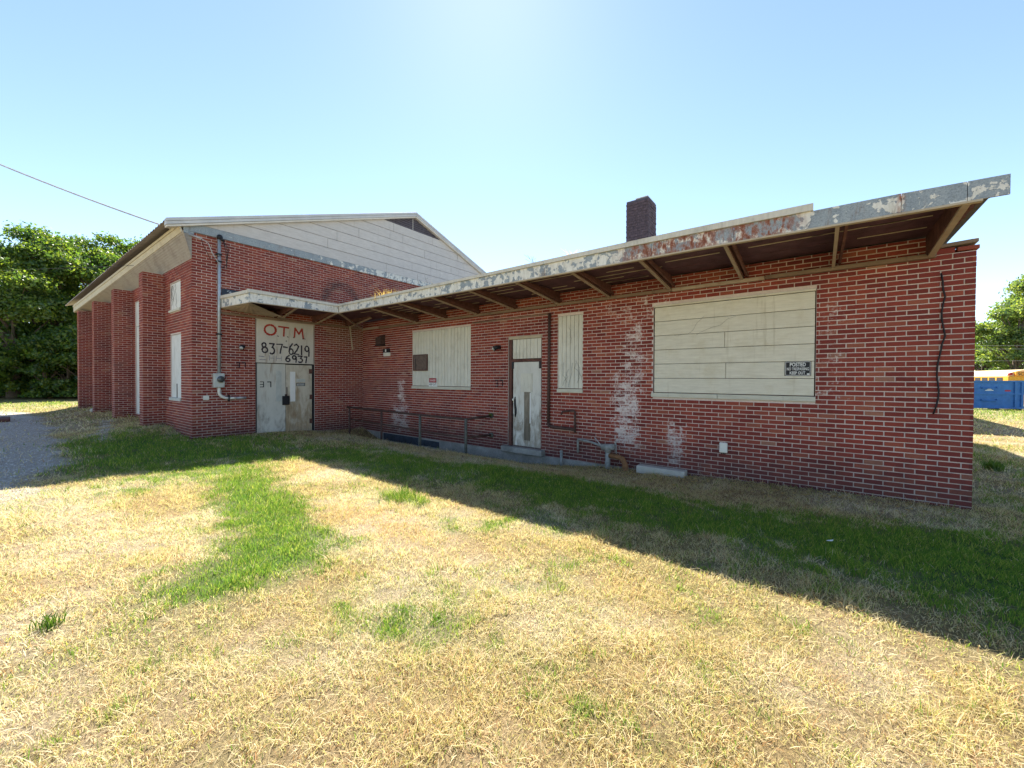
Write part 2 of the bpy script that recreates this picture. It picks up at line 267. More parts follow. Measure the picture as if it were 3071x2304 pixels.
# ---------------------------------------------------------------- mesh helpers
class Fr:
    """wall frame: u along the wall (to the right as seen), z up, d out of the wall"""
    def __init__(s, o, eu): s.o = Vector(o); s.eu = Vector(eu).normalized(); s.en = s.eu.cross(Vector((0, 0, 1)))
    def p(s, u, z, d=0.0): return s.o + s.eu*u + s.en*d + Vector((0, 0, z))
    def mat(s, u, z, d=0.0):
        p = s.p(u, z, d); e, n = s.eu, s.en
        return Matrix(((e.x, -n.x, 0, p.x), (e.y, -n.y, 0, p.y), (0, 0, 1, p.z), (0, 0, 0, 1)))
WORLD = Fr((0, 0, 0), (1, 0, 0))            # p(u,z,d) = (u,-d,z)
BOXF = [(0, 1, 3, 2), (4, 6, 7, 5), (0, 4, 5, 1), (2, 3, 7, 6), (0, 2, 6, 4), (1, 5, 7, 3)]
class MB:
    def __init__(s): s.v = []; s.f = []
    def hexa(s, pts):
        k = len(s.v); s.v += [tuple(p) for p in pts]; s.f += [tuple(k+i for i in q) for q in BOXF]; return s
    def box(s, x0, x1, y0, y1, z0, z1): return s.hexa([(x, y, z) for x in (x0, x1) for y in (y0, y1) for z in (z0, z1)])
    def fb(s, fr, u0, u1, z0, z1, d0, d1): return s.hexa([fr.p(u, z, d) for u in (u0, u1) for d in (d1, d0) for z in (z0, z1)])
    def quad(s, *p): k = len(s.v); s.v += [tuple(q) for q in p]; s.f.append(tuple(range(k, k+len(p)))); return s
    def bar(s, a, b, w, h, up=(0, 0, 1)):
        a, b = Vector(a), Vector(b); d = (b-a).normalized(); sd = d.cross(Vector(up)); sd = sd.normalized() if sd.length > 1e-6 else Vector((1, 0, 0)); u = sd.cross(d)
        return s.hexa([p+sd*i*w/2+u*j*h/2 for p in (a, b) for i in (-1, 1) for j in (-1, 1)])
    def tube(s, pts, r, n=8, caps=True):
        pts = [Vector(p) for p in pts]; rs = r if hasattr(r, '__len__') else [r]*len(pts); k0 = len(s.v); prev = None
        for i, p in enumerate(pts):
            d = (pts[min(i+1, len(pts)-1)]-pts[max(i-1, 0)]).normalized()
            a = prev if prev is not None else (Vector((0, 0, 1)) if abs(d.z) < 0.9 else Vector((1, 0, 0)))
            x = (a-d*a.dot(d)); x = x.normalized() if x.length > 1e-5 else d.orthogonal().normalized(); prev = x; y = d.cross(x)
            for j in range(n):
                t = 2*math.pi*j/n; s.v.append(tuple(p+(x*math.cos(t)+y*math.sin(t))*rs[i]))
        for i in range(len(pts)-1):
            for j in range(n):
                a, b = k0+i*n+j, k0+i*n+(j+1) % n; s.f.append((a, b, b+n, a+n))
        if caps: s.f.append(tuple(k0+j for j in range(n))[::-1]); s.f.append(tuple(k0+(len(pts)-1)*n+j for j in range(n)))
        return s
    def grid(s, nu, nv, fn):
        k = len(s.v); s.v += [tuple(fn(i/nu, j/nv)) for i in range(nu+1) for j in range(nv+1)]
        for i in range(nu):
            for j in range(nv): a = k+i*(nv+1)+j; s.f.append((a, a+nv+1, a+nv+2, a+1))
        return s
    def ico(s, c, r, sub=1):
        bm = bmesh.new(); bmesh.ops.create_icosphere(bm, subdivisions=sub, radius=1.0); k = len(s.v)
        for v in bm.verts: s.v.append((c[0]+v.co.x*r[0], c[1]+v.co.y*r[1], c[2]+v.co.z*r[2]))
        for f in bm.faces: s.f.append(tuple(k+v.index for v in f.verts))
        bm.free(); return s
    def mesh(s, name, mat, smooth=False, bevel=0.0):
        me = bpy.data.meshes.new(name); me.from_pydata(s.v, [], s.f); me.update()
        bm = bmesh.new(); bm.from_mesh(me); bmesh.ops.recalc_face_normals(bm, faces=bm.faces)
        if bevel: bmesh.ops.bevel(bm, geom=bm.edges[:], offset=bevel, segments=1, affect='EDGES')
        bm.to_mesh(me); bm.free()
        if smooth: me.polygons.foreach_set('use_smooth', [True]*len(me.polygons))
        me.materials.append(M[mat] if isinstance(mat, str) else mat); return me
    def build(s, name, mat, parent=None, smooth=False, bevel=0.0): return link(name, s.mesh(name, mat, smooth, bevel), parent)
def link(name, me, parent=None):
    o = bpy.data.objects.new(name, me); COL.objects.link(o)
    if parent is not None:
        o.parent = parent
        if parent.type == 'EMPTY': o.location = -Vector(parent.location)
    return o
def tag(o, label=None, cat=None, group=None, kind=None):
    for k, v in (('label', label), ('category', cat), ('group', group), ('kind', kind)):
        if v: o[k] = v
    return o
def thing(name, label, cat, loc, group=None):
    o = bpy.data.objects.new(name, None); COL.objects.link(o); o.location = loc; o.empty_display_size = 0.2; return tag(o, label, cat, group)
def text_mesh(name, txt, fr, u0, u1, z0, z1, d, mat, parent, bold=0.0):
    cu = bpy.data.curves.new('t', 'FONT'); cu.body = txt; cu.resolution_u = 3; cu.offset = bold
    ob = bpy.data.objects.new('t', cu); COL.objects.link(ob); bpy.context.view_layer.update()
    me = bpy.data.meshes.new_from_object(ob.evaluated_get(bpy.context.evaluated_depsgraph_get())); bpy.data.objects.remove(ob); bpy.data.curves.remove(cu)
    co = np.array([v.co[:] for v in me.vertices]); lo, hi = co.min(0), co.max(0)
    for v in me.vertices:
        a = (v.co.x-lo[0])/(hi[0]-lo[0]); b = (v.co.y-lo[1])/max(1e-6, hi[1]-lo[1]); v.co = fr.p(u0+(u1-u0)*a, z0+(z1-z0)*b, d)
    me.name = name; me.materials.clear(); me.materials.append(M[mat]); return link(name, me, parent)
_ro = [0]
def ribbon(mb, fr, pts, w, d):
    for i in range(len(pts)-1):
        a, b = Vector(pts[i]), Vector(pts[i+1]); t = (b-a)
        if t.length < 1e-6: continue
        t.normalize(); n = Vector((-t.y, t.x)); ww = w*random.uniform(0.42, 0.6); a2, b2 = a-t*w*0.35, b+t*w*0.35; _ro[0] += 1; dd = d+0.00012*(_ro[0] % 40)
        mb.quad(*[fr.p(q.x, q.y, dd) for q in (a2-n*ww, b2-n*ww, b2+n*ww, a2+n*ww)])
def arc(cx, cy, rx, ry, a0, a1, n=12): return [(cx+rx*math.cos(math.radians(a0+(a1-a0)*i/n)), cy+ry*math.sin(math.radians(a0+(a1-a0)*i/n))) for i in range(n+1)]
GL = {'O': [arc(.5, .5, .5, .5, 100, 465, 16)], 'T': [[(0, .92), (1, .88)], [(.55, .9), (.5, 0)]], 'M': [[(.02, .1), (.1, 1), (.5, .45), (.85, .98), (.98, 0)]],
      '8': [arc(.42, .76, .3, .22, 0, 360, 10), arc(.55, .27, .42, .28, 0, 360, 10)], '3': [[(.05, .95), (.85, .95), (.5, .6)], arc(.45, .32, .45, .3, 80, -130, 9)], '7': [[(0, .92), (1, .95), (.75, .45), (.6, 0)]],
      '-': [[(0, .55), (.5, .5)], [(.75, .47), (1, .45)]], '6': [[(.75, 1), (.3, .7), (.12, .35)], arc(.5, .27, .38, .26, 180, 540, 10)], '2': [[(.1, .85), (.5, .98), (.95, .78), (.6, .4), (0, .05), (1, .02)]],
      '1': [[(.5, .98), (.5, 0)]], '9': [arc(.42, .72, .38, .26, 0, 360, 10), [(.82, .75), (.85, .4), (.8, 0)]], '.': [[(.3, .1), (.6, .05)]], 'H': [[(.1, 0), (.1, 1)], [(.1, .5), (.9, .5)], [(.9, 0), (.9, 1)]], 'c': [arc(.5, .5, .4, .4, 60, 320, 8)]}
def glyph(mb, fr, ch, u0, u1, z0, z1, w, d):
    for st in GL[ch]: ribbon(mb, fr, [(u0+(u1-u0)*a, z0+(z1-z0)*b) for a, b in st], w, d)

# ---------------------------------------------------------------- ground
def sst(x, a, b): t = np.clip((x-a)/(b-a), 0, 1); return t*t*(3-2*t)
_perm = RNG.random((256, 256))
def vnoise(x, y):
    xi = np.floor(x).astype(int); yi = np.floor(y).astype(int); fx = x-xi; fy = y-yi; fx = fx*fx*(3-2*fx); fy = fy*fy*(3-2*fy); g = lambda a, b: _perm[a % 256, b % 256]
    return (g(xi, yi)*(1-fx)+g(xi+1, yi)*fx)*(1-fy)+(g(xi, yi+1)*(1-fx)+g(xi+1, yi+1)*fx)*fy
def fbm(x, y, o=4): return sum(vnoise(x*2**i+17*i, y*2**i+31*i)*0.5**i for i in range(o))/sum(0.5**i for i in range(o))
def hgt(x, y):
    h = -0.20*sst(y, -3.0, -0.6)*sst(x, -1.0, 0.6)*(1-0.55*sst(x, 8.5, 13.0))
    h = h-0.24*sst(y, -1.15, -0.35)*sst(x, 0.1, 1.2)*(1-sst(x, 6.3, 9.5))
    h = h+0.20*sst(-x, 0.3, 2.2)*(1-sst(-x, 14, 24))*sst(y, -6.6, -4.9)
    h = h-0.9*sst(y, 30, 34)*sst(x, 12, 16)
    near = np.clip(1-np.hypot(x-8, y+4)/22, 0, 1)
    return h+near*(0.05*(fbm(x*0.6, y*0.6, 3)-0.5)+0.022*(fbm(x*4, y*4, 2)-0.5))
def gblob(x, y, cx, cy, rx, ry, ang=0.0):
    c, s = math.cos(ang), math.sin(ang); u = (x-cx)*c+(y-cy)*s; v = -(x-cx)*s+(y-cy)*c; return np.exp(-((u/rx)**2+(v/ry)**2))
DRV = [(-14, -7.7, .8), (-11, -7.5, .9), (-6, -7.5, .95), (-1.5, -7.65, 1.1), (2.0, -7.9, 1.15), (4.6, -8.2, 1.15), (7, -8.7, 1.1)]
def gravelmask(x, y):
    cx = np.interp(x, [p[0] for p in DRV], [p[1] for p in DRV]); w = np.interp(x, [p[0] for p in DRV], [p[2] for p in DRV])
    m = 1-sst(np.abs(y-cx)+0.9*(fbm(x*1.7, y*1.7, 4)-0.5), w*0.75, w*1.1); m = m*sst(x, -18, -13)*(1-sst(x, 3.4, 5.2))
    strip = 1-sst(np.abs(y+5.75+0.12*(x+3))+0.7*(fbm(x*3, y*3, 3)-0.5), 0.04, 0.16); strip = strip*sst(x, -6.5, -4.5)*(1-sst(x, -1.6, -0.6))
    return np.clip(np.maximum(m, strip*0.9), 0, 1)
def greenmask(x, y):
    g = 0.10+0.55*(fbm(x*0.9+5, y*0.9, 4)-0.5)+0.55*(fbm(x*3.7+9, y*3.7, 3)-0.5)
    rag = 0.45+1.1*fbm(x*5.3+2, y*5.3, 3)
    for cx, cy, rx, ry, an, s in [(6.5, -5.48, 1.4, 0.42, -0.17, .85), (8.0, -5.75, 0.6, 0.40, -.4, .8), (8.5, -6.0, .42, .62, 0, .75), (8.6, -6.6, .4, .3, 0, .4), (9.2, -4.45, .55, .35, .2, .4), (8.0, -4.35, .6, .22, 0, .55), (10.2, -5.9, .35, .3, 0, .25), (11.0, -2.7, 3.0, 0.9, 0, .75), (13.3, -2.0, 1.3, 1.1, 0, .65), (2.0, -4.6, 2.8, 1.4, 0, .75), (0.2, -5.9, 2.8, 0.8, 0, .7), (6.5, -2.8, 2.4, .9, 0, .55), (15.0, -1.5, 1.2, 2.0, 0, .45), (14.8, 5, 1.5, 4, 0, .25), (9.0, -2.2, 1.2, .7, 0, .35), (4.5, -3.3, 1.8, .5, 0, .35)]: g = g+s*gblob(x, y, cx, cy, rx, ry, an)*rag
    for cx, cy, rx, ry, s in [(8.35, -4.95, .8, .25, .55), (9.4, -0.8, 2.2, .55, .55), (5.5, -4.2, 1.0, .35, .35), (5.5, -1.5, 1.4, .5, .3), (8.0, -7.6, 1.5, 0.5, .35), (1.5, -4.45, 1.0, .12, .4)]: g = g-s*gblob(x, y, cx, cy, rx, ry)
    far = sst(np.hypot(x-CAM[0], y-CAM[1]), 20, 34); g = g*(1-far)+far*(0.55+0.5*(fbm(x*.25, y*.25, 3)-.5))
    return np.clip(g, 0, 1)
def palemask(x, y): return np.clip(sst(fbm(x*1.3+40, y*1.3+11, 4), 0.42, 0.72)+0.4*gblob(x, y, 9.0, -7.0, 2.2, .9), 0, 1)
def soil_tint(x, y):
    g = greenmask(x, y)[:, None]; p = palemask(x, y)[:, None]; gr = gravelmask(x, y)[:, None]
    straw = np.array([0.36, 0.255, 0.125])*(1-p)+np.array([0.47, 0.375, 0.25])*p
    c = straw*(1-g)+np.array([0.10, 0.165, 0.04])*g
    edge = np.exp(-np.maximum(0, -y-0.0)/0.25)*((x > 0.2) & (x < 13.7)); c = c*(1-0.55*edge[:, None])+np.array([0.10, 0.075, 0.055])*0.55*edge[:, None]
    return c*(1-gr)+np.array([0.50, 0.46, 0.40])*gr
def set_tint(me, rgb):
    at = me.color_attributes.new('tint', 'FLOAT_COLOR', 'POINT'); a = np.ones((len(rgb), 4), np.float32); a[:, :3] = rgb; at.data.foreach_set('color', a.ravel())
def gcoords(lo, hi, fine, farv):
    a = list(np.arange(lo, hi+1e-6, fine)); e = []; st = 1.0; v = hi
    while v < farv: v += st; e.append(v); st *= 1.45
    b = []; st = 1.0; v = lo
    while v > -farv: v -= st; b.append(v); st *= 1.45
    return np.array(b[::-1]+a+e)
gx, gy = gcoords(-24, 24, 0.16, 2500), gcoords(-11, 14, 0.16, 2500)
X, Y = np.meshgrid(gx, gy, indexing='ij'); Z = hgt(X.ravel(), Y.ravel()); nx, ny = len(gx), len(gy)
gm = bpy.data.meshes.new('lawn'); idx = np.arange(nx*ny).reshape(nx, ny)
fa = np.stack([idx[:-1, :-1], idx[1:, :-1], idx[1:, 1:], idx[:-1, 1:]], -1).reshape(-1, 4)
def fast_mesh(me, co, faces, n):
    me.vertices.add(len(co)); me.vertices.foreach_set('co', np.asarray(co, np.float32).ravel())
    me.loops.add(faces.size); me.loops.foreach_set('vertex_index', faces.astype(np.int32).ravel())
    me.polygons.add(len(faces)); me.polygons.foreach_set('loop_start', np.arange(0, faces.size, n, dtype=np.int32)); me.update(calc_edges=True)
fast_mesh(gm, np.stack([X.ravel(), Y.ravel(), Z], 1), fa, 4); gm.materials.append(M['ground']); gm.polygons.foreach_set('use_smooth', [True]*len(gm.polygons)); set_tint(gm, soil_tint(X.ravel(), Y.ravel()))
tag(link('ground', gm), kind='structure')
gmk = gravelmask(X.ravel(), Y.ravel()).reshape(nx, ny); cell = (gmk[:-1, :-1]+gmk[1:, :-1]+gmk[1:, 1:]+gmk[:-1, 1:]) > 2.0; df = fa.reshape(nx-1, ny-1, 4)[cell]
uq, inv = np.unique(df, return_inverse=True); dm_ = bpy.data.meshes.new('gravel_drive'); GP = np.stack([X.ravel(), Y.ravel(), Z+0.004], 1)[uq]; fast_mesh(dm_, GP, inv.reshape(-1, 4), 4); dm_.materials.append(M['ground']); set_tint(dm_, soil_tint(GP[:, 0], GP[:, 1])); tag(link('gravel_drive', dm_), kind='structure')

def outside(x, y):
    wing = (x > -0.02) & (x < 13.62) & (y > -0.03) & (y < 14.2); hall = (x < 0.02) & (y > -4.60+0.034*x) & (y < 9)
    return ~(wing | hall)
def make_grass():
    def ring(r0, r1, den, hs, ws, simple):
        half = math.radians(66); n = int(den*half*(r1*r1-r0*r0)); r = np.sqrt(RNG.uniform(r0*r0, r1*r1, n)); a = YAW+RNG.uniform(-half, half, n)
        x = CAM[0]+np.sin(a)*r; y = CAM[1]+np.cos(a)*r; k = outside(x, y); x, y = x[k], y[k]
        g = greenmask(x, y); gr = gravelmask(x, y); tuft = fbm(x*7+3, y*7, 2)
        dens = (0.72+0.35*g)*(0.45+0.75*sst(tuft, 0.25, 0.6))*(1-0.9*gr*(1-0.5*sst(x, 1.5, 4)))*np.where((y > -0.22) & (x > 0) & (x < 13.6), 0.55, 1)
        k = RNG.random(len(x)) < dens; x, y, g, tuft = x[k], y[k], g[k], tuft[k]; n = len(x)
        g2 = sst(g+0.75*(fbm(x*8+1, y*8, 3)-0.5), 0.18, 0.72); isg = RNG.random(n) < np.clip(g2, 0.03, 0.97); weedy = sst(fbm(x*2.3+60, y*2.3, 3), 0.60, 0.72); wallb = np.exp(-np.where((x > 0) & (x < 13.6), np.maximum(-y, 0), np.where(x >= 0, np.abs(x), 9))/0.16)*(y < 0.1)+np.exp(-np.maximum(-(y+4.6-0.034*x), 0)/0.2)*(x < 0)
        h = np.where(isg, RNG.uniform(0.020, 0.052, n), RNG.uniform(0.014, 0.042, n))*hs*(0.65+0.7*tuft)*(1+0.8*gblob(x, y, 8.0, -4.25, .7, .15))*(1+0.7*weedy)*(1+1.3*wallb*RNG.random(n))
        lean = np.where(isg, RNG.uniform(0.15, 0.9, n), np.where(RNG.random(n) < 0.3, RNG.uniform(1.5, 3.2, n), RNG.uniform(0.2, 1.2, n)))*h; ang = RNG.uniform(0, 2*math.pi, n); fc = RNG.uniform(0, 2*math.pi, n); w = RNG.uniform(0.0012, 0.0026, n)*ws*np.where(isg, 1.15, 1)
        base = np.stack([x, y, hgt(x, y)-0.003], 1); wd = np.stack([np.cos(fc), np.sin(fc), np.zeros(n)], 1)*w[:, None]
        tipd = np.stack([np.cos(ang)*lean, np.sin(ang)*lean, h], 1); midd = tipd*np.array([0.38, 0.38, 0.62])
        if simple:
            V = np.stack([base-wd, base+wd, base+tipd+wd*0.25, base+tipd-wd*0.25], 1).reshape(-1, 3); i = np.arange(n)*4; F = np.stack([i, i+1, i+2, i+3], 1); m = 4
        else:
            V = np.stack([base-wd, base+wd, base+midd+wd*0.8, base+midd-wd*0.8, base+tipd+wd*0.15, base+tipd-wd*0.15], 1).reshape(-1, 3); m = 6
            i = np.arange(n)*6; F = np.stack([np.stack([i, i+1, i+2, i+3], 1), np.stack([i+3, i+2, i+4, i+5], 1)], 1).reshape(-1, 4)
        rr = RNG.random((n, 1)); p = palemask(x, y)[:, None]
        straw = (np.array([0.57, 0.44, 0.23])*(1-rr)+np.array([0.76, 0.65, 0.42])*rr)*(1-0.6*p)+np.array([0.80, 0.73, 0.58])*0.6*p
        q = RNG.random((n, 1)); straw = np.where(q < 0.13, straw*np.array([0.60, 0.42, 0.34]), np.where(q < 0.34, np.array([0.48, 0.46, 0.18]), straw))
        warm = gblob(x, y, 8.35, -4.95, .9, .3)[:, None]; straw = straw*(1-.45*warm)+np.array([0.62, 0.37, 0.15])*.45*warm
        green = np.array([0.085, 0.19, 0.035])*(1-rr)+np.array([0.22, 0.34, 0.05])*rr; green = np.where(RNG.random((n, 1)) < 0.22, np.array([0.38, 0.42, 0.09]), green)
        return V, F, np.repeat(np.where(isg[:, None], green, straw), m, 0)
    Vs, Fs, Cs, o = [], [], [], 0
    for a in ((1.0, 3.0, 15000, .85, .75, False), (3.0, 5.5, 7500, .95, 1.0, False), (5.5, 9, 3800, 1.1, 1.45, True), (9, 16, 1000, 1.35, 2.4, True), (16, 36, 110, 1.8, 5.0, True)):
        V, F, c = ring(*a); Vs.append(V); Fs.append(F+o); Cs.append(c); o += len(V)
    me = bpy.data.meshes.new('grass'); fast_mesh(me, np.concatenate(Vs), np.concatenate(Fs), 4); me.materials.append(M['grass']); set_tint(me, np.concatenate(Cs))
    tag(link('grass', me), 'short mown lawn, dry straw with green patches', 'grass', kind='stuff')
make_grass()

# gravel of the drive
def pebble_field():
    n = 5200; x = RNG.uniform(-13, 8.0, n*8); y = RNG.uniform(-10.2, -5.2, n*8); k = RNG.random(n*8) < gravelmask(x, y)**2; x, y = x[k][:n], y[k][:n]
    th = np.array([(1, 0, 0), (-.5, .87, 0), (-.5, -.87, 0), (0, 0, .7), (0, 0, -.7)]); V = []; F = []
    for i in range(len(x)):
        s = random.uniform(0.008, 0.026); a = random.uniform(0, 6.3); c, q = math.cos(a)*s, math.sin(a)*s; z = float(hgt(x[i:i+1], y[i:i+1])[0])
        b = len(V); V += [(x[i]+p[0]*c-p[1]*q, y[i]+p[0]*q+p[1]*c, z+p[2]*s*0.8+0.004) for p in th]; F += [(b, b+1, b+3), (b+1, b+2, b+3), (b+2, b, b+3), (b+1, b, b+4), (b+2, b+1, b+4), (b, b+2, b+4)]
    me = bpy.data.meshes.new('gravel'); me.from_pydata(V, [], F); me.materials.append(M['gravel']); tag(link('gravel', me), 'pale grey gravel on the drive beside the hall', 'gravel', kind='stuff')
pebble_field()

# ---------------------------------------------------------------- brickwork
B, C, J = 0.2032, 0.06773, 0.0118
BRK = []                                    # collected bricks: (frame, u0, u1, z0, z1)
def lay(fr, u0, u1, z0, z1, zj, uref, holes=(), soldier=()):
    out = []; k0 = math.floor((z0-zj)/C); k1 = math.ceil((z1-zj)/C)
    for k in range(k0, k1):
        a, b = max(z0, zj+k*C+J/2), min(z1, zj+(k+1)*C-J/2)
        if b-a < 0.012: continue
        off = uref+(B/2 if k % 2 else 0); i0 = math.floor((u0-off)/B); i1 = math.ceil((u1-off)/B)
        for i in range(i0, i1):
            segs = [(max(u0, off+i*B+J/2), min(u1, off+(i+1)*B-J/2))]
            for (h0, h1, g0, g1) in holes:
                if b > g0+0.004 and a < g1-0.004:
                    ns = []
                    for s0, s1 in segs:
                        if s1 <= h0 or s0 >= h1: ns.append((s0, s1)); continue
                        if s0 < h0: ns.append((s0, h0-0.004))
                        if s1 > h1: ns.append((h1+0.004, s1))
                    segs = ns
            for s0, s1 in segs:
                if s1-s0 > 0.014: out.append((fr, s0, s1, a, b))
    return out
def brick_proto(name, L, H, mat):
    mb = MB(); x0, x1, z0, z1, e = -L/2, L/2, -H/2, H/2, 0.0022
    mb.v = [(x0, .03, z0), (x1, .03, z0), (x1, .03, z1), (x0, .03, z1), (x0, e, z0), (x1, e, z0), (x1, e, z1), (x0, e, z1), (x0+e, 0, z0+e), (x1-e, 0, z0+e), (x1-e, 0, z1-e), (x0+e, 0, z1-e)]
    mb.f = [(3, 2, 1, 0), (8, 9, 10, 11)]+[(i, (i+1) % 4, 4+(i+1) % 4, 4+i) for i in range(4)]+[(4+i, 4+(i+1) % 4, 8+(i+1) % 4, 8+i) for i in range(4)]
    return mb.mesh(name, mat)
def place_bricks(bricks, parent, matkey, stuffname, stuffmat, limit=296):
    full, half = B-J, B/2-J; fullm, halfm = brick_proto('brick', full, C-J, matkey), brick_proto('half_brick', half, C-J, matkey)
    def seen(b):
        fr, u0, u1, z0, z1 = b; p = fr.p((u0+u1)/2, (z0+z1)/2); d = Vector(CAM)-p; L = d.length; q = np.array(p)-CAM; dep = q@_F
        if dep < 0.1 or abs(q@_R/dep) > 1.30 or abs(q@_U/dep) > 0.97: return -1
        return (u1-u0)*(z1-z0)*max(0.0, d.dot(fr.en)/L)/dep**2
    cand = sorted([b for b in bricks if abs((b[4]-b[3])-(C-J)) < 1e-4 and min(abs(b[2]-b[1]-full), abs(b[2]-b[1]-half)) < 1e-4], key=seen, reverse=True)[:limit]
    cs = set(id(b) for b in cand)
    for b in cand:
        fr, u0, u1, z0, z1 = b; o = bpy.data.objects.new('brick', fullm if u1-u0 > 0.15 else halfm); COL.objects.link(o); o.parent = parent
        o.matrix_local = fr.mat((u0+u1)/2, (z0+z1)/2, random.uniform(-0.0012, 0.0025)) @ Matrix.Rotation(random.gauss(0, 0.0035), 4, 'Y') @ Matrix.Rotation(random.gauss(0, 0.006), 4, 'Z') @ Matrix.Diagonal((random.uniform(.985, 1.008), 1, random.uniform(.94, 1.03), 1))
    mb = MB()
    for b in bricks:
        if id(b) in cs: continue
        fr, u0, u1, z0, z1 = b; d = random.uniform(-0.0012, 0.0025); j = random.uniform(-0.001, 0.001); e = random.uniform(-.0012, .0015); mb.fb(fr, u0+j, u1+j-abs(e), z0+e, z1+e*.5, -0.03, d)
    me = bpy.data.meshes.new(stuffname); me.from_pydata(mb.v, [], mb.f); me.materials.append(M[stuffmat]); tag(link(stuffname, me, parent), kind='stuff')
def slab(mb, fr, u0, u1, z0, z1, d0, d1, holes=()):
    us = sorted({u0, u1, *[h[0] for h in holes], *[h[1] for h in holes]}); zs = sorted({z0, z1, *[h[2] for h in holes], *[h[3] for h in holes]})
    us = [u for u in us if u0 <= u <= u1]; zs = [z for z in zs if z0 <= z <= z1]
    for i in range(len(us)-1):
        for j in range(len(zs)-1):
            a, b = (us[i]+us[i+1])/2, (zs[j]+zs[j+1])/2
            if not any(h[0] < a < h[1] and h[2] < b < h[3] for h in holes): mb.fb(fr, us[i], us[i+1], zs[j], zs[j+1], d0, d1)
MD = -0.007                                  # mortar face, behind the brick faces
WF = Fr((0, 0, 0), (1, 0, 0)); GF = Fr((0, 0, 0), (0, 1, 0))
AA = 0.034; SF = Fr((0, -4.565, 0), (math.cos(AA), math.sin(AA), 0))       # side wall of the hall: u = -(distance from corner)
def sp(s, d, z): return SF.p(-s, z, d)

# ================================================================ low brick wing
wing = thing('brick_wing', 'low flat-roofed red brick wing with boarded windows and a peeling overhanging eave', 'building', (6.8, 0, -0.2))
WH = [(2.63, 5.005, 1.225, 2.88), (6.24, 7.2, -0.06, 2.52), (7.615, 8.21, 1.235, 2.875), (9.666, 12.045, 1.215, 2.88)]
WH.append((13.24, 13.62, 3.135, 3.40))
XR = 13.6; mb = MB(); slab(mb, WF, 0.0, XR, -0.19, 3.38, -0.25, MD, WH)
mb.fb(WF, 0.02, XR, -0.6, -0.19, -0.25, 0.012)
mb.box(XR-0.25, XR-MD-0.014, 0.25, 10, -0.6, 3.13); mb.box(0.05, XR-0.25, 9.75, 10, -0.6, 3.38); mb.box(0.1, XR-0.3, 0.9, 9.7, -0.5, -0.1)
wall = mb.build('brick_wall', 'mortar_wing', wing)
wb = lay(WF, 0.004, XR, -0.19, 3.375, -0.053, XR+J/2, WH)
EF = Fr((XR, 0, 0), (0, 1, 0)); wb += lay(EF, 0.0, 3.0, -0.19, 3.13, -0.053, B/2-J/2, ())
place_bricks(wb, wall, 'brick_wing', 'brick_courses', 'courses_wing')
MB().fb(WF, 0.03, XR+0.01, -0.62, -0.192, -0.2, 0.03).build('foundation', 'concrete', wing)
mb = MB()
for a, b, c0, c1 in ((1.25, 2.95, -0.42, -0.2), (3.0, 3.85, -0.40, -0.23)): mb.fb(WF, a, b, c0, c1, 0.0, 0.036)
mb.build('foundation_vent', 'tar', wing)
# windows of the wing
def slat_window(parent, fr, u0, u1, z0, z1, n, mat='wslat', d=-0.02, sill=True, name='boarded_window'):
    w = MB().fb(fr, u0, u1, z0, z1, d-0.06, d-0.018).build(name, 'frame', parent)
    zz = z0+0.085 if sill else z0; wd = (u1-u0)/n
    for i in range(n):
        j = random.uniform(-0.003, 0.003); m = MB().fb(fr, u0+i*wd+0.004, u0+(i+1)*wd-0.005, zz+0.006, z1-0.004+j, d-0.016, d+random.uniform(-0.002, 0.006)); m.build('slat', mat, w, bevel=0.003)
    if sill: MB().fb(fr, u0-0.01, u1+0.01, z0, z0+0.078, d-0.02, 0.022).build('sill', 'sill', w, bevel=0.004)
    return w
w1 = slat_window(wing, WF, *WH[0], 19)
pn = MB().fb(WF, 2.69, 3.32, 1.745, 2.215, -0.012, 0.012).build('access_panel', 'brownbox', w1, bevel=0.004)
mb = MB(); [mb.fb(WF, *q, 0.012, 0.022) for q in ((2.69, 3.32, 2.19, 2.215), (2.69, 3.32, 1.745, 1.77), (2.69, 2.72, 1.77, 2.19), (3.295, 3.32, 1.77, 2.19))]; mb.build('panel_frame', 'frame', w1)
MB().fb(WF, 2.80, 2.815, 1.78, 2.10, 0.012, 0.02).build('panel_seam', 'black', w1)
slat_window(wing, WF, *WH[2], 6)
w3 = MB().fb(WF, *WH[3], -0.09, -0.05).build('boarded_window', 'frame', wing)
zs = np.linspace(1.285, 2.838, 7); cut = {1: 10.86, 3: 10.84}
for i in range(6):
    for a, b in ([(9.69, cut[i]), (cut[i]+0.006, 12.03)] if i in cut else [(9.69, 12.03)]):
        MB().hexa([WF.p(u, z, d) for u in (a, b) for d in ((0.004 if 1 else 0), -0.03) for z in (zs[i]+0.004, zs[i+1]-0.003)]).build('board', 'wboard', w3, bevel=0.0035)
MB().fb(WF, 9.68, 12.04, 2.845, 2.876, -0.03, 0.016).build('head_board', 'wboard', w3, bevel=0.003)
for a, b in ((9.64, 10.74), (10.746, 12.05)): MB().fb(WF, a, b, 1.20, 1.277, -0.03, 0.03).build('sill', 'sill', w3, bevel=0.004)
mb = MB()
for q in range(2):   # dead vine on the boards
    u, z = 11.0+random.uniform(-1, .4), random.uniform(2.3, 2.7); pts = []
    for s in range(7): pts.append(WF.p(u, z, 0.012)); u -= random.uniform(0.03, 0.14); z -= random.uniform(-0.02, 0.12)
    mb.tube(pts, 0.0014, 4)
for q in range(6):
    u, z = 7.66+random.uniform(0, .45), random.uniform(1.6, 2.7); pts = []
    for s in range(7): pts.append(WF.p(min(8.2, max(7.63, u)), z, 0.002)); u += random.uniform(-0.06, 0.07); z -= random.uniform(0.03, 0.12)
    mb.tube(pts, 0.0028, 4)
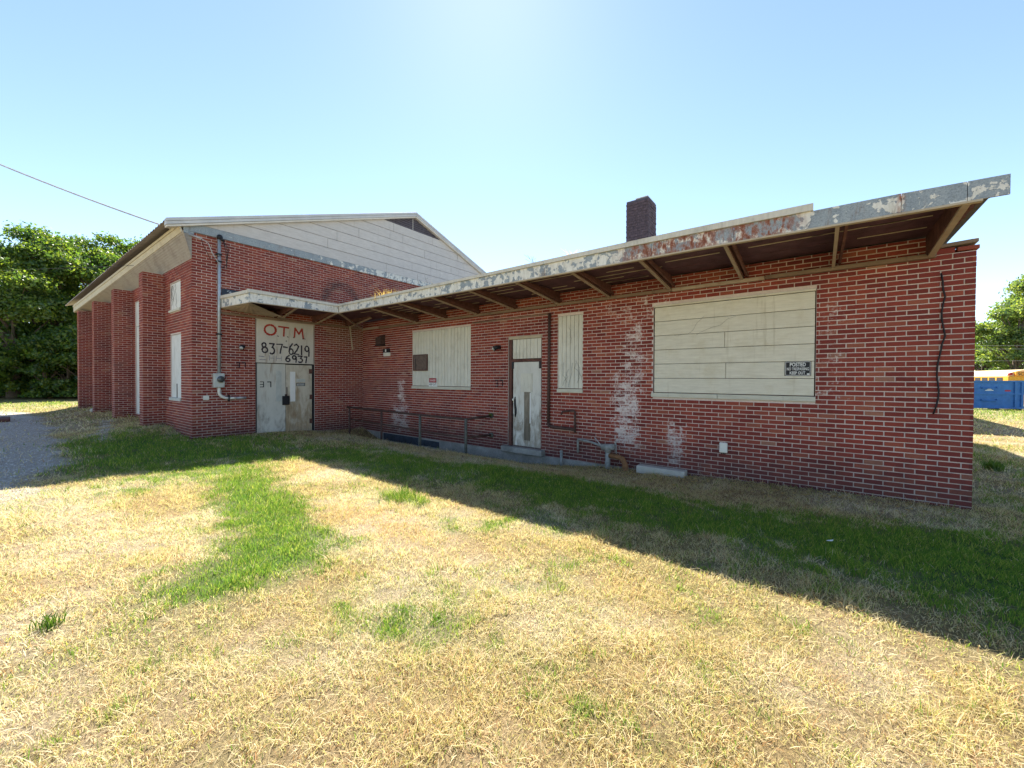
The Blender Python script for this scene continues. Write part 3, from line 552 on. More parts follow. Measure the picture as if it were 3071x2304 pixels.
mb.build('dead_vine', 'twig', wing)
# side door with transom
dr = MB().fb(WF, 6.24, 7.2, -0.06, 2.52, -0.12, -0.09).build('side_door', 'black', wing)
MB().fb(WF, 6.37, 7.17, -0.045, 1.915, -0.07, -0.035).build('door_leaf', 'doorside', dr, bevel=0.004)
mb = MB(); mb.fb(WF, 6.25, 6.33, -0.06, 2.5, -0.09, -0.02); mb.fb(WF, 7.172, 7.2, -0.06, 2.5, -0.09, -0.02); mb.fb(WF, 6.33, 7.172, 1.92, 1.985, -0.09, -0.015); mb.build('door_frame', 'frame', dr)
MB().fb(WF, 6.26, 7.19, 2.45, 2.515, -0.09, 0.0).build('door_head', 'lip', dr, bevel=0.004)
wd = (7.165-6.355)/8
for i in range(8): MB().fb(WF, 6.355+i*wd+0.004, 6.355+(i+1)*wd-0.004, 1.995, 2.445, -0.06, -0.035+random.uniform(0, 0.005)).build('slat', 'wslat', dr, bevel=0.003)
MB().fb(WF, 6.60, 6.93, 1.22, 1.65, -0.035, -0.028).build('patch_board', 'wslat', dr)
MB().fb(WF, 6.70, 6.87, 0.10, 1.22, -0.035, -0.026).build('bare_patch', 'greywood', dr)
mb = MB(); mb.fb(WF, 6.86, 6.885, 0.5, 1.2, -0.034, -0.024); mb.build('split_edge', 'signw', dr)
MB().tube([WF.p(6.44+0.012*math.sin(i), 0.62+i*0.08, -0.028) for i in range(7)], [0.012, 0.026, 0.03, 0.03, 0.028, 0.024, 0.01], 6).build('lock_hole', 'black', dr)
MB().ico(WF.p(6.39, 1.03, -0.012), (0.03, 0.03, 0.03), 2).build('door_knob', 'white', dr, True)
mb = MB()
for x in (6.37, 7.15): mb.fb(WF, x-0.04, x+0.02, 1.76, 1.93, -0.036, -0.02)
mb.build('hinge', 'black', dr)
MB().fb(WF, 6.15, 7.3, -0.19, -0.062, -0.1, 0.16).build('door_step', 'concrete', wing, bevel=0.01)
# eave of the wing
OV = 1.6
xs_b, zs_b = [1.42, 5, 9, 11, 12.5, 13.47], [3.351, 3.31, 3.286, 3.278, 3.255, 3.243]
xs_t, zs_t = [1.42, 6.4, 10.4, 12.0, 12.5, 13.47], [3.529, 3.515, 3.499, 3.477, 3.478, 3.448]
xs_c, zs_c = [1.42, 6.4, 10.4, 12.01], [3.594, 3.57, 3.578, 3.56]
fb_, ft_, fc_ = (lambda x: float(np.interp(x, xs_b, zs_b))), (lambda x: float(np.interp(x, xs_t, zs_t))), (lambda x: float(np.interp(x, xs_c, zs_c)))
seams = [1.42, 3.55, 5.95, 8.35, 10.15, 11.2, 12.74, 13.2, 13.47]
def fascia(parent, xa, xb, lo, hi, d0, d1, name, mat, n=6):
    mb = MB()
    for i in range(n):
        a, b = xa+(xb-xa)*i/n, xa+(xb-xa)*(i+1)/n
        mb.hexa([WF.p(x, z, d) for x, za, zb in ((a, lo(a), hi(a)), (b, lo(b), hi(b))) for d in (d1, d0) for z in (za, zb)])
    return mb.build(name, mat, parent)
for a, b in zip(seams[:-1], seams[1:]):
    k = random.uniform(-0.003, 0.004); fascia(wing, a+0.003, b-0.002, lambda x: fb_(x)+0.018, ft_, OV-0.02+k, OV+k, 'fascia_panel', 'peel_wing', 3)
for a, b in ((1.42, 5.2), (5.204, 9.0), (9.004, 13.3)): fascia(wing, a, b, lambda x: fb_(x)-0.004, lambda x: fb_(x)+0.017, OV-0.05, OV+0.012, 'fascia_lip', 'lip', 5)
for a, b in ((1.42, 4.6), (4.604, 8.3), (8.304, 12.01)): fascia(wing, a, b, lambda x: ft_(x)+0.002, fc_, OV-0.06, OV+0.03, 'cap_flashing', 'cap', 5)
MB().fb(WF, 1.30, 13.46, 3.425, 3.455, -9.9, OV-0.03).fb(WF, 0.0, 1.28, 3.425, 3.455, -9.9, -0.05).build('roof_deck', 'roof', wing)
wdt = (OV-0.04)/7
for i in range(7):
    for a, b in ((1.35, 7.7), (7.71, 13.38)):
        MB().fb(WF, a+random.uniform(-.0, .02), b, 3.388+random.uniform(0, .008), 3.418, 0.01+i*wdt+0.006, 0.01+(i+1)*wdt).build('deck_board', 'deck', wing)
mb = MB()
for i in range(1, 7):
    for q in range(9):
        a = random.uniform(1.5, 12.8); b = min(13.1, a+random.uniform(.2, 1.1)); mb.fb(WF, a, b, 3.379+i*.0004+q*.00015, 3.39, 0.01+i*wdt-.003, 0.01+i*wdt+.012)
tag(mb.build('seam_strip', 'lip', wing), kind='stuff')
BX = [2.88, 4.08, 5.28, 6.45, 7.65, 8.82, 9.97, 11.1, 12.24]
for x in BX:
    br = MB().hexa([(x+e, y, z) for e in (-0.016, 0.016) for y, lo in ((-OV+0.03, fb_(x)+0.02), (-0.01, 3.17)) for z in (lo, 3.385)]).build('bracket', 'joist', wing)
    MB().bar((x-0.01, -OV+0.02, fb_(x)+0.012), (x-0.01, 0.0, 3.135), 0.036, 0.03).build('chord', 'chord', br)
    MB().bar((x+0.075, -OV+0.05, fb_(x)+0.05), (x+0.06, -0.02, 3.20), 0.03, 0.05).build('strut', 'joist', br)
br = MB().hexa([(x, y, z) for x in (13.16, 13.22) for y, lo in ((-OV+0.03, 3.26), (-0.01, 3.12)) for z in (lo, 3.40)]).build('bracket', 'joist', wing)
MB().bar((13.2, -OV+0.02, 3.255), (13.2, 0, 3.12), 0.06, 0.035).build('chord', 'chord', br)
mb = MB()          # torn deck edge at the end of the roof
for i in range(26): y = -OV+0.03+i*0.06; mb.box(13.22, 13.33+random.uniform(-.05, .08)-0.06*(i/26), y, y+0.055, 3.36+random.uniform(-.03, .03), 3.43)
mb.build('torn_deck_edge', 'joist', wing)
for a, b, z, m in ((0.02, 0.98, 3.135, 'chord'), (1.0, 2.8, 3.12, 'ledge'), (2.81, 5.2, 3.115, 'ledge'), (5.21, 7.6, 3.115, 'ledge'), (7.61, 10.0, 3.118, 'ledge'), (10.01, 11.4, 3.11, 'chord'), (11.41, 13.25, 3.115, 'ledge')):
    MB().fb(WF, a, b, z-0.02, z+0.038, -0.005, 0.05+random.uniform(0, .03)).build('ledge_board', m, wing, bevel=0.004)
MB().hexa([(x, y, z+(x-13.3)*.05) for x in (13.27, 13.615) for y in (-.02, .2) for z in (3.215, 3.262)]).build('broken_coping', 'ledge', wing, bevel=0.006)
MB().hexa([(x, y, z) for x in (13.44, 13.625) for y in (-.012, .2) for z in (3.15, 3.198)]).build('broken_coping', 'courses_wing', wing, bevel=0.005)
MB().fb(WF, 13.24, 13.42, 3.137, 3.205, -.2, .004).fb(WF, 13.24, 13.30, 3.205, 3.22, -.2, -.01).build('coping_bed', 'courses_wing', wing)
mb = MB()
ch = [(8.12, 8.69, 2.5, 3.12)]
chm = MB().box(8.13, 8.68, 2.51, 3.11, 3.4, 6.044).build('chimney', 'chim', wing)
for fr, L, u0 in ((Fr((8.12, 2.5, 0), (1, 0, 0)), 0.57, 0), (Fr((8.69, 2.5, 0), (0, 1, 0)), 0.62, 0)):
    for b in lay(fr, 0, L, 3.6, 6.04, 3.6, 0.0): mb.fb(fr, b[1], b[2], b[3], b[4], -0.03, random.uniform(-.004, .006))
tag(mb.build('chimney_courses', 'chimbrick', chm), kind='stuff')
MB().box(8.125, 8.685, 2.505, 3.115, 6.045, 6.10).build('chimney_cap', 'chim', chm, bevel=0.006)
MB().box(8.36, 8.67, 2.52, 3.1, 6.10, 6.135).build('chimney_slab', 'block', chm, bevel=0.006)
# rear block behind the wing
MB().box(5.0, 14.6, 14.1, 24, -0.6, 5.0).build('rear_block', 'mortar_wing', wing)

# ================================================================ tall hall
hall = thing('brick_hall', 'tall red brick hall with buttress piers, pale gable siding and sloping metal roof', 'building', (0, -4.565, -0.1))
GH = [(-3.19, -1.60, -0.14, 3.115)]; zj = -0.157
SH = [(-1.77, -0.86, 3.25, 4.03), (-1.75, -0.85, 0.92, 2.655), (-5.6, -4.77, 0.32, 3.97)]
mb = MB(); slab(mb, GF, -4.55, 8.9, -0.6, 5.056, -0.3, MD, GH); slab(mb, SF, -14.9, -0.31, -0.6, 4.95, -0.3, MD, SH); slab(mb, SF, -0.30, -0.01, -0.6, 4.95, -0.3, MD)
mb.box(-15, -0.4, 8.6, 8.9, -0.6, 4.9); mb.box(-15.1, -14.8, -5, 8.9, -0.6, 5); PS = [2.28, 5.85, 9.35, 12.85]; PD, PT = 0.45, 0.40
for s in PS: mb.fb(SF, -s-PT+0.01, -s-0.008, -0.6, 4.36, -0.05, PD+MD)
hwall = mb.build('brick_wall', 'mortar_hall', hall)
hb = lay(GF, -4.565+0.002, 4.6, -0.2, 5.05, zj, -4.565+B/2-J/2, GH); hb = [b for b in hb if not (b[1] > 0.02 and b[3] < 3.4)]
hb += lay(SF, -14.6, -0.002, -0.2, 4.9, zj, -J/2, SH)
for s in PS:
    pf = Fr(sp(s, PD, 0), -SF.en); hb += lay(pf, 0.001, PD-0.002, -0.2, 4.355, zj, -B/2*0-J/2)
    of = Fr(sp(s+PT, PD, 0), SF.eu); hb += lay(of, 0.0, PT-0.001, -0.2, 4.355, zj, -J/2)
place_bricks(hb, hwall, 'brick_hall', 'brick_courses', 'courses_hall')
MB().box(-0.02, 0.035, -4.5, -0.02, -0.6, -0.17).build('foundation', 'concrete', hall)
# boards in the side wall
wa = MB().fb(SF, *SH[0], -0.1, -0.06).build('boarded_window', 'black', hall); MB().fb(SF, -1.76, -0.87, 3.30, 4.02, -0.06, -0.03).build('board', 'pboard', wa); MB().fb(SF, -1.80, -0.84, 3.25, 3.31, -0.05, 0.03).build('sill', 'sill', wa)
mb = MB()
for q in range(5):
    u, z = random.uniform(-1.7, -1.0), 3.98; pts = []
    for s in range(8): pts.append(SF.p(max(-1.74, min(-.9, u)), z, -0.026)); u += random.uniform(-.13, .13); z -= random.uniform(.03, .12)
    mb.tube(pts, 0.003, 4)
mb.build('dead_vine', 'twig', wa)
wb_ = MB().fb(SF, *SH[1], -0.1, -0.06).build('boarded_window', 'black', hall); MB().fb(SF, -1.74, -0.86, 0.98, 2.645, -0.06, -0.03).build('board', 'pboard', wb_); MB().fb(SF, -1.78, -0.83, 0.90, 0.975, -0.05, 0.03).build('sill', 'grey', wb_)
MB().fb(SF, -1.33, -1.27, 0.98, 1.35, -0.031, -0.024).build('broken_slot', 'black', wb_)
wc = MB().fb(SF, *SH[2], -0.1, -0.06).build('boarded_window', 'black', hall); MB().fb(SF, -5.59, -4.78, 3.18, 3.96, -0.06, -0.03).build('board', 'pboard', wc); MB().fb(SF, -5.59, -4.78, 0.33, 3.16, -0.06, -0.035).build('board', 'pboard', wc)
# metal band over the bricks, siding, vent, rakes
for a, b in ((-4.60, -2.2), (-2.196, 0.1), (0.104, 2.4), (2.404, 4.8)): MB().fb(GF, a, b, 5.06, 5.262, -0.05, 0.035).build('band_panel', 'peel_band', hall, bevel=0.003)
MB().fb(SF, -0.16, 0.02, 5.0, 5.25, -0.05, 0.16).build('band_return', 'peel_band', hall, bevel=0.004)
APY, APZ, EVY, EVZ = 2.12, 7.76, -5.06, 5.215; SL = (APZ-EVZ)/(APY-EVY)
def rz(y): return APZ-SL*abs(y-APY)
def clip_board(z0, z1, d0, d1, ya, yb):
    """board under the rakes between z0 and z1"""
    off = 0.19
    def yl(z): return APY-(APZ-off-z)/SL
    def yr(z): return APY+(APZ-off-z)/SL
    pts = []
    zz = min(z1, APZ-off)
    poly = [(max(ya, yl(z0)), z0), (min(yb, yr(z0)), z0), (min(yb, yr(zz)), zz), (max(ya, yl(zz)), zz)]
    if poly[1][0]-poly[0][0] < 0.01: return None
    if poly[2][0] <= poly[3][0]:
        m = (poly[2][0]+poly[3][0])/2; poly[2] = (m+0.004, zz); poly[3] = (m-0.004, zz)
    return MB().hexa([GF.p(y, z, d) for (yA, zA), (yB, zB) in ((poly[0], poly[3]), (poly[1], poly[2])) for d in (d1, d0) for y, z in ((yA, zA), (yB, zB))])
sz = [5.268+0.305*i for i in range(7)]
joints = [[0.9, 4.8], [-1.2, 3.4], [-0.9, 4.0], [-0.15, 2.6, 4.7], [1.6, 4.4], [1.2, 3.0]]
for i in range(6):
    e = [-9]+joints[i]+[12]
    for a, b in zip(e[:-1], e[1:]):
        m = clip_board(sz[i]+0.005, sz[i+1]-0.006, -0.03, 0.012+0.003*(i % 2), a+0.004, b-0.004)
        if m: m.build('siding_board', 'siding', hall, bevel=0.003)
vz = 7.10; vent = clip_board(vz, 7.6, -0.06, -0.03, -9, 12).build('gable_vent', 'vent', hall)
for i in range(6):
    m = clip_board(vz+0.01+i*0.075, vz+0.06+i*0.075, -0.03, 0.0, -9, 12)
    if m: m.build('louvre', 'vent', vent)
MB().fb(GF, 2.05, 2.07, 7.1, 7.55, -0.02, 0.006).build('vent_mullion', 'siding', vent)
clip_board(5.262, 7.58, -0.12, -0.07, -9, 12).build('gable_backing', 'vent', hall)
def rake(y0, z0, y1, z1, lo, hi, d0, d1, name, mat):
    MB().hexa([GF.p(y, z+k, d) for y, z in ((y0, z0), (y1, z1)) for d in (d1, d0) for k in (lo, hi)]).build(name, mat, hall, bevel=0.004)
YE = 9.3
for y0, z0, y1, z1 in ((EVY, EVZ, APY-0.002, APZ), (APY+0.002, APZ, YE, rz(YE))):
    rake(y0, z0, y1, z1, -0.075, 0.0, -0.05, 0.14, 'rake_trim', 'rake'); rake(y0, z0, y1, z1, -0.15, -0.078, -0.05, 0.125, 'rake_trim', 'rake'); rake(y0+0.01, z0, y1, z1, -0.20, -0.153, -0.05, 0.11, 'rake_lip', 'rakelip')
# corrugated roof sheets and eave
LROOF = 16.4
def roof_pt(s, v, top):
    """s along the eave, v from eave to ridge"""
    d = 0.5; ez = 5.195-0.26*s/LROOF; p0 = sp(s-0.12, d, ez); p1 = Vector((0.12-s, APY-0.034*s, APZ-0.015-0.26*s/LROOF)); p = p0.lerp(p1, v)
    return p+Vector((0, 0, (0.018 if top else 0.0)+0.016*math.cos(2*math.pi*s/0.22)-0.03))
nw = 450
mb = MB(); mb.grid(nw, 1, lambda u, v: roof_pt(u*LROOF, v, True)); mb.grid(nw, 1, lambda u, v: roof_pt(u*LROOF, v, False)); mb.build('roof_sheet', 'roofsheet', hall)
MB().quad((0.05, APY, APZ-0.02), (0.05, YE, rz(YE)-0.02), (-16.3, YE, rz(YE)-0.25), (-16.3, APY, APZ-0.25)).build('roof_sheet', 'roofsheet', hall)
def ef(s, t):
    k = s/14.3; return (0.21+0.24*k+0.05*t*(1-k), 4.985-0.57*k+t*(0.175+0.105*k))     # eave fascia: d, z
mb = MB()
for i in range(8):
    pts = []
    for s in (14.3*i/8-0.04, 14.3*(i+1)/8-0.04):
        for dd in (0.0, -0.035):
            for t in (0, 1): d, z = ef(max(0, s), t); pts.append(sp(s, d+dd, z))
    mb.hexa(pts)
mb.build('eave_fascia', 'efascia', hall)
mb = MB()
for i in range(8):
    pts = []
    for s in (14.3*i/8-0.04, 14.3*(i+1)/8-0.04):
        for dd in (0.018, 0.001):
            for t in (.72, 1.0): d, z = ef(max(0, s), t); pts.append(sp(s, d+dd, z))
    mb.hexa(pts)
mb.build('eave_trim', 'efascia', hall)
def soff(u, v):
    s = u*14.3-(0.02+0.15*v)*(1-u); d, z = ef(max(0, s), 0); d -= 0.01; dd = d*v; return sp(s, dd, (4.40-0.05*u)*(1-v)+(z+0.004)*v+0.016*math.cos(v*2*math.pi*10))
MB().grid(20, 80, soff).build('eave_soffit', 'eavesoffit', hall)
MB().quad(sp(-.03, .002, 4.41), sp(-.03, .205, 4.985), sp(-.03, .002, 5.0)).build('soffit_return', 'eavesoffit', hall)
MB().grid(16, 1, lambda u, v: sp(u*14.3, 0.01+v*(ef(u*14.3, 1)[0]-0.02), ef(u*14.3, 1)[1]+0.002)).build('eave_board', 'deck', hall)
# entrance canopy
CX = 1.42; cy0, cy1 = -3.82, -1.585
cf = Fr((CX, 0, 0), (0, 1, 0))
def cpan(y0, y1, lo0, lo1, hi0, hi1, d0, d1, name, mat): return MB().hexa([cf.p(y, z, d) for y, a, b in ((y0, lo0, hi0), (y1, lo1, hi1)) for d in (d1, d0) for z in (a, b)]).build(name, mat, hall)
cpan(cy0, -2.7, 3.325, 3.336, 3.535, 3.532, -0.02, 0.0, 'canopy_fascia', 'peel_canopy'); cpan(-2.697, cy1-0.03, 3.336, 3.36, 3.532, 3.527, -0.02, 0.002, 'canopy_fascia', 'peel_canopy')
cpan(cy0, cy1-0.03, 3.306, 3.345, 3.323, 3.358, -0.05, 0.012, 'canopy_lip', 'lip'); cpan(cy0-0.02, cy1-0.03, 3.537, 3.53, 3.615, 3.596, -0.06, 0.03, 'canopy_cap', 'cap')
A1, A2 = Vector((0.0, -3.99, 0)), Vector((CX, cy0, 0)); ce = Fr(A1, A2-A1); LL = (A2-A1).length
for z0, z1, a, b, nm, m in ((3.325, 3.535, -0.02, 0, 'canopy_fascia', 'peel_canopy'), (3.306, 3.323, -0.05, .012, 'canopy_lip', 'lip'), (3.537, 3.615, -.06, .03, 'canopy_cap', 'cap')):
    MB().fb(ce, 0.0, LL, z0-0.02, z1-0.02, a, b).build(nm, m, hall)
MB().hexa([(x, y, z) for x in (0.0, CX-0.025) for y in ((-3.95, -0.06) if x == 0 else (-3.8, -0.06)) for z in (3.43, 3.455)]).build('canopy_deck', 'roof', hall)
for i in range(6): MB().box(0.01+i*0.23, 0.01+i*0.23+0.222, -3.78, -0.1, 3.39+random.uniform(0, .006), 3.42).build('deck_board', 'deck', hall)
for y in (-2.72, -1.66, -0.6):
    br = MB().hexa([(x, y+e, z) for e in (-.02, .02) for x, lo in ((CX-0.03, 3.36), (0.01, 3.2)) for z in (lo, 3.39)]).build('canopy_bracket', 'joist', hall)
    MB().bar((CX-0.02, y+0.02, 3.345), (0.0, y+0.16 if y > -2 else y+.18, 3.2), 0.05, 0.032).build('chord', 'chord', br)
MB().bar((CX-0.02, -1.58, 3.345), (0.03, -0.05, 3.17), 0.05, 0.035).build('valley_brace', 'chord', hall)
mb = MB(); T0, T1, T2 = Vector((CX-0.03, cy0+0.02, 3.305)), Vector((0.01, -3.97, 3.27)), Vector((0.01, -2.36, 3.205))
mb.grid(1, 40, lambda u, v: T0.lerp(T1.lerp(T2, v), u if u > 0 else 0.001)+Vector((0, 0, 0.007*math.cos(v*40*math.pi/2)*1.0)))
mb.build('hanging_soffit', 'soffit', hall)
MB().fb(GF, -3.96, -0.03, 3.135, 3.195, -0.003, 0.05).build('ledge_board', 'ledge', hall)
MB().bar((0.10, -0.52, 3.2), (0.24, -0.5, 2.44), 0.035, 0.03, (0, 1, 0)).build('hanging_stick', 'lip', hall)
MB().fb(GF, -3.96, -2.95, 3.60, 3.80, -0.005, 0.012).build('tar_patch', 'tar', hall)
mb = MB()
for i in range(26): y, z = random.uniform(-3.9, -3.05), random.gauss(3.69, .03); w = random.uniform(.008, .03); mb.fb(GF, y, y+w, z, z+w*.6, .012, .015+i*.0002)
mb.build('tar_patch_fleck', 'signw', hall)
# double door
dd = MB().fb(GF, -3.19, -1.60, -0.14, 1.95, -0.14, -0.1).build('double_door', 'black', hall)
MB().fb(GF, -3.15, -2.412, -0.115, 1.915, -0.08, -0.04).build('door_leaf', 'doorw', dd, bevel=0.003); MB().fb(GF, -2.40, -1.66, -0.115, 1.90, -0.08, -0.045).build('door_leaf', 'doorp', dd, bevel=0.003)
MB().fb(GF, -2.66, -2.52, 0.85, 1.72, -0.041, -0.034).build('window_strip', 'grey', dd); MB().fb(GF, -2.285, -2.145, 0.83, 1.70, -0.046, -0.036).build('window_strip', 'signw', dd)
MB().fb(GF, -2.50, -2.31, 0.74, 1.0, -0.046, -0.005).build('lock_plate', 'black', dd, bevel=0.006); MB().fb(GF, -2.43, -2.37, 1.0, 1.05, -0.05, -0.01).fb(GF, -2.385, -2.365, 1.05, 1.25, -0.046, -0.03).build('hasp', 'iron', dd)
for y0, y1, z0, z1 in ((-1.655, -1.60, -0.14, 1.93), (-3.19, -3.155, -0.14, 1.93)): MB().fb(GF, y0, y1, z0, z1, -0.1, -0.02).build('door_jamb', 'black', dd)
mb = MB()
for z in (0.22, 0.95, 1.72): mb.fb(GF, -1.73-.02*(z > 1), -1.655, z-0.07, z+0.07, -0.046, -0.03)
mb.build('torn_edge', 'frame', dd)
MB().fb(GF, -2.11, -1.86, 1.40, 1.49, -0.046, -0.040).build('sticker', 'grey', dd); st = MB().fb(GF, -2.11, -1.86, 1.28, 1.375, -0.046, -0.040).build('sticker', 'black', dd)
mb = MB()
for k in range(2):
    for i in range(6): mb.fb(GF, -2.095+i*.037, -2.068+i*.037, 1.298+k*.034, 1.318+k*.034, -.04, -.0385)
mb.build('sticker_print', 'signw', dd)
mb = MB()
for q in ((-3.07, -2.99, 1.395, 1.415), (-3.07, -2.99, 1.325, 1.345), (-3.07, -2.99, 1.255, 1.275), (-2.99, -2.97, 1.255, 1.415), (-2.89, -2.81, 1.39, 1.415), (-2.81, -2.785, 1.255, 1.415)): mb.fb(GF, *q, -0.04, -0.0375)
mb.build('stencil_number', 'stencil', dd)
MB().box(0.0, 0.5, -3.3, -1.45, -0.3, -0.145).build('door_slab', 'concrete', hall, bevel=0.01)
# old painted house number on the bricks
def old37(fr, u, z, s, par, mat='oldpaint'):
    mb = MB()
    for a, b, c0, c1 in ((0, .45, .85, 1), (0.05, .45, .42, .57), (0, .45, 0, .15), (.45, .58, 0, 1), (.85, 1.35, .82, 1), (1.3, 1.45, .1, 1)): mb.fb(fr, u+a*s, u+b*s, z+c0*s, z+c1*s, 0.002, 0.0045)
    return mb.build('painted_number', mat, par)
old37(GF, -3.64, 1.78, 0.15, hall); old37(WF, 5.84, 1.33, 0.17, wing)

# ================================================================ things fixed to the walls
pl = thing('plywood_sign', 'plywood sheet over the double door, spray painted O.T.M. and phone numbers', 'sign', (0, -2.4, 1.93))
MB().fb(GF, -3.17, -1.635, 1.935, 3.11, -0.03, 0.012).build('panel', 'ply', pl, bevel=0.003)
def su(f): return -3.17+f*1.535
def szf(f): return 3.11-f*1.175
for chh, a, b, t, bo in (('O', .13, .315, .10, .335), ('T', .365, .535, .10, .335), ('M', .635, .805, .12, .365)): mb = MB(); glyph(mb, GF, chh, su(a), su(b), szf(bo), szf(t), 0.050, 0.013); mb.build('red_letter', 'spray_red', pl)
mb = MB()
for a, t in ((.345, .345), (.515, .345), (.825, .36), (.62, .35), (.79, .36)): ribbon(mb, GF, [(su(a), szf(t)), (su(a+.012), szf(t+.012))], 0.022, 0.0135)
glyph(mb, GF, 'c', su(.485), su(.51), szf(.475), szf(.44), 0.012, 0.0135); tag(mb.build('paint_dots', 'spray_black', pl), kind='stuff')
for chh, a, b, t, bo in (('8', .075, .18, .53, .76), ('3', .205, .30, .53, .79), ('7', .33, .425, .53, .76), ('-', .445, .51, .55, .66), ('6', .535, .625, .51, .78), ('2', .63, .72, .51, .77), ('1', .755, .785, .54, .77), ('9', .83, .925, .54, .80), ('6', .475, .57, .80, .955), ('9', .60, .685, .80, .965), ('3', .70, .795, .80, .965), ('7', .82, .87, .81, .965)):
    mb = MB(); glyph(mb, GF, chh, su(a), su(b), szf(bo), szf(t), 0.038, 0.0135); mb.build('black_digit', 'spray_black', pl)
mb = MB()
for a, b in ((.20, .29), (.31, .42)): glyph(mb, GF, 'H', su(a), su(b), szf(.94), szf(.83), 0.014, 0.013)
ribbon(mb, GF, [(su(.04), szf(.85)), (su(.12), szf(.86))], 0.02, .013); ribbon(mb, GF, [(su(.05), szf(.93)), (su(.15), szf(.93))], 0.02, .013); mb.build('faded_lettering', 'spray_grey', pl)

ms = thing('service_mast', 'grey electric service mast with meter box on the hall gable wall', 'electric meter', (0, -4.03, 1.0))
MB().tube([GF.p(-4.03, 1.62, 0.06), GF.p(-4.02, 5.02, 0.06)], 0.034, 10).build('mast_pipe', 'galv', ms, True)
MB().ico(GF.p(-4.01, 5.07, 0.07), (0.07, 0.065, 0.075), 2).tube([GF.p(-4.01, 5.06, .09), GF.p(-3.96, 4.98, .16)], .035, 8).build('weatherhead', 'black', ms, True)
mbx = MB().fb(GF, -4.155, -3.925, 1.265, 1.625, 0.005, 0.12).build('meter_box', 'grey', ms, bevel=0.012)
MB().tube([GF.p(-4.02, 1.475, 0.12), GF.p(-4.02, 1.475, 0.175)], 0.078, 20).build('meter_dial', 'glass', mbx, True); MB().tube([GF.p(-4.02, 1.475, 0.12), GF.p(-4.02, 1.475, 0.135)], 0.09, 20).build('meter_ring', 'galv', mbx, True)
el = [GF.p(-4.03, 1.265, 0.05), GF.p(-4.03, 1.15, 0.05)]+[GF.p(-4.03+0.2*(1-math.cos(t)), 1.15-0.165*math.sin(t), 0.05) for t in np.linspace(0.2, 1.571, 7)]
MB().tube(el, 0.035, 10).tube([GF.p(-3.80, .985, .05), GF.p(-3.66, .983, .05)], 0.033, 10).build('conduit_elbow', 'white', ms, True)
MB().tube([GF.p(-3.655, .984, .045), GF.p(-3.43, .986, .04)], 0.03, 10).build('conduit_stub', 'galv', ms, True); MB().fb(GF, -3.835, -3.81, 0.9, 1.07, 0, .09).build('pipe_strap', 'black', ms)
mb = MB(); [mb.fb(GF, -4.085, -3.97, z, z+.035, 0, .1) for z in (4.62, 4.44, 2.6)]; mb.build('mast_clamp', 'black', ms)
mb = MB()
for k in range(3): mb.tube([GF.p(-3.96, 4.98, .15), GF.p(-3.86-.03*k, 4.78-.04*k, .2), GF.p(-3.88, 4.4-.05*k, .13), GF.p(-3.98, 4.3, .1)], .007, 5)
mb.tube([GF.p(-4.01, 4.6, .12), GF.p(-4.25, 4.42, .25), GF.p(-4.40, 4.7, .3), GF.p(-4.45, 4.85, .33)], .007, 5); mb.build('loop_wire', 'blackcable', ms)
def ray(px, py): return _F+_R*(px-1535.5)/FPX+_U*(1152-py)/FPX
ca, cb = GF.p(-4.45, 4.86, 0.33), Vector(CAM+ray(0, 474)*10.5)
ext = ca+(cb-ca)*1.8
MB().tube([ca.lerp(ext, t)+Vector((0, 0, -0.7*t*(1-t))) for t in np.linspace(0, 1, 24)]+[], 0.02, 6).tube([ca, GF.p(-4.3, 4.8, .28), GF.p(-4.2, 4.6, .2), GF.p(-4.03, 4.38, .1)], .010, 6).build('service_cable', 'cable')
tag(bpy.data.objects['service_cable'], 'overhead service cable sloping down from upper left to the mast', 'cable')
tag(MB().tube([sp(4.0, .32, 4.83), Vector(CAM+ray(0, 812)*15)], 0.006, 5).build('eave_wire', 'blackcable'), 'thin wire running left from the hall eave past the trees', 'wire')
tag(MB().fb(GF, -4.35, -4.235, 0.955, 1.06, 0, .05).build('junction_box', 'white', None, bevel=.006), 'small white junction box on the gable near the corner', 'junction box')
def lamp(fr, u, z, label):
    t = thing('wall_lamp', label, 'lamp', fr.p(u, z)); MB().fb(fr, u-.03, u+.03, z-.03, z+.05, 0, .04).build('bracket', 'black', t)
    MB().tube([fr.p(u, z+.03, .03), fr.p(u+.01, z+.01, .10), fr.p(u-.05, z-.03, .17)], [.03, .05, .06], 10).build('lamp_head', 'black', t, True); MB().tube([fr.p(u-.05, z-.03, .17), fr.p(u-.07, z-.05, .185)], .045, 10).build('lens', 'grey', t, True)
lamp(GF, -3.52, 2.33, 'dark floodlight on the gable left of the plywood sign'); lamp(WF, 5.98, 2.275, 'small floodlight on the wing wall beside the narrow side door')
vh = thing('vent_hood', 'dark metal vent hood high on the wing near the inner corner', 'vent hood', (1.2, 0, 2.6))
MB().hexa([WF.p(u, z, d) for u in (1.0, 1.28) for d, k in ((0.17, 0), (0, 1)) for z in (2.58+.04*k*0, 2.80+.10*k)]).build('hood', 'iron', vh, bevel=.006); MB().fb(WF, 0.98, 1.30, 2.55, 2.58, 0, .18).build('flange', 'black', vh)
nb = thing('notice_box', 'small black and white box below the vent hood on the wing', 'wall box', (1.4, 0, 2.2))
MB().fb(WF, 1.24, 1.54, 2.335, 2.45, 0, .06).build('upper_box', 'black', nb, bevel=.004); MB().fb(WF, 1.36, 1.42, 2.35, 2.43, .06, .063).build('white_mark', 'signw', nb); MB().fb(WF, 1.24, 1.56, 2.215, 2.328, 0, .045).build('lower_box', 'white', nb, bevel=.004)
ds = thing('danger_sign', 'small red and white danger keep out sign on the slatted window', 'sign', (3.55, 0, 1.3))
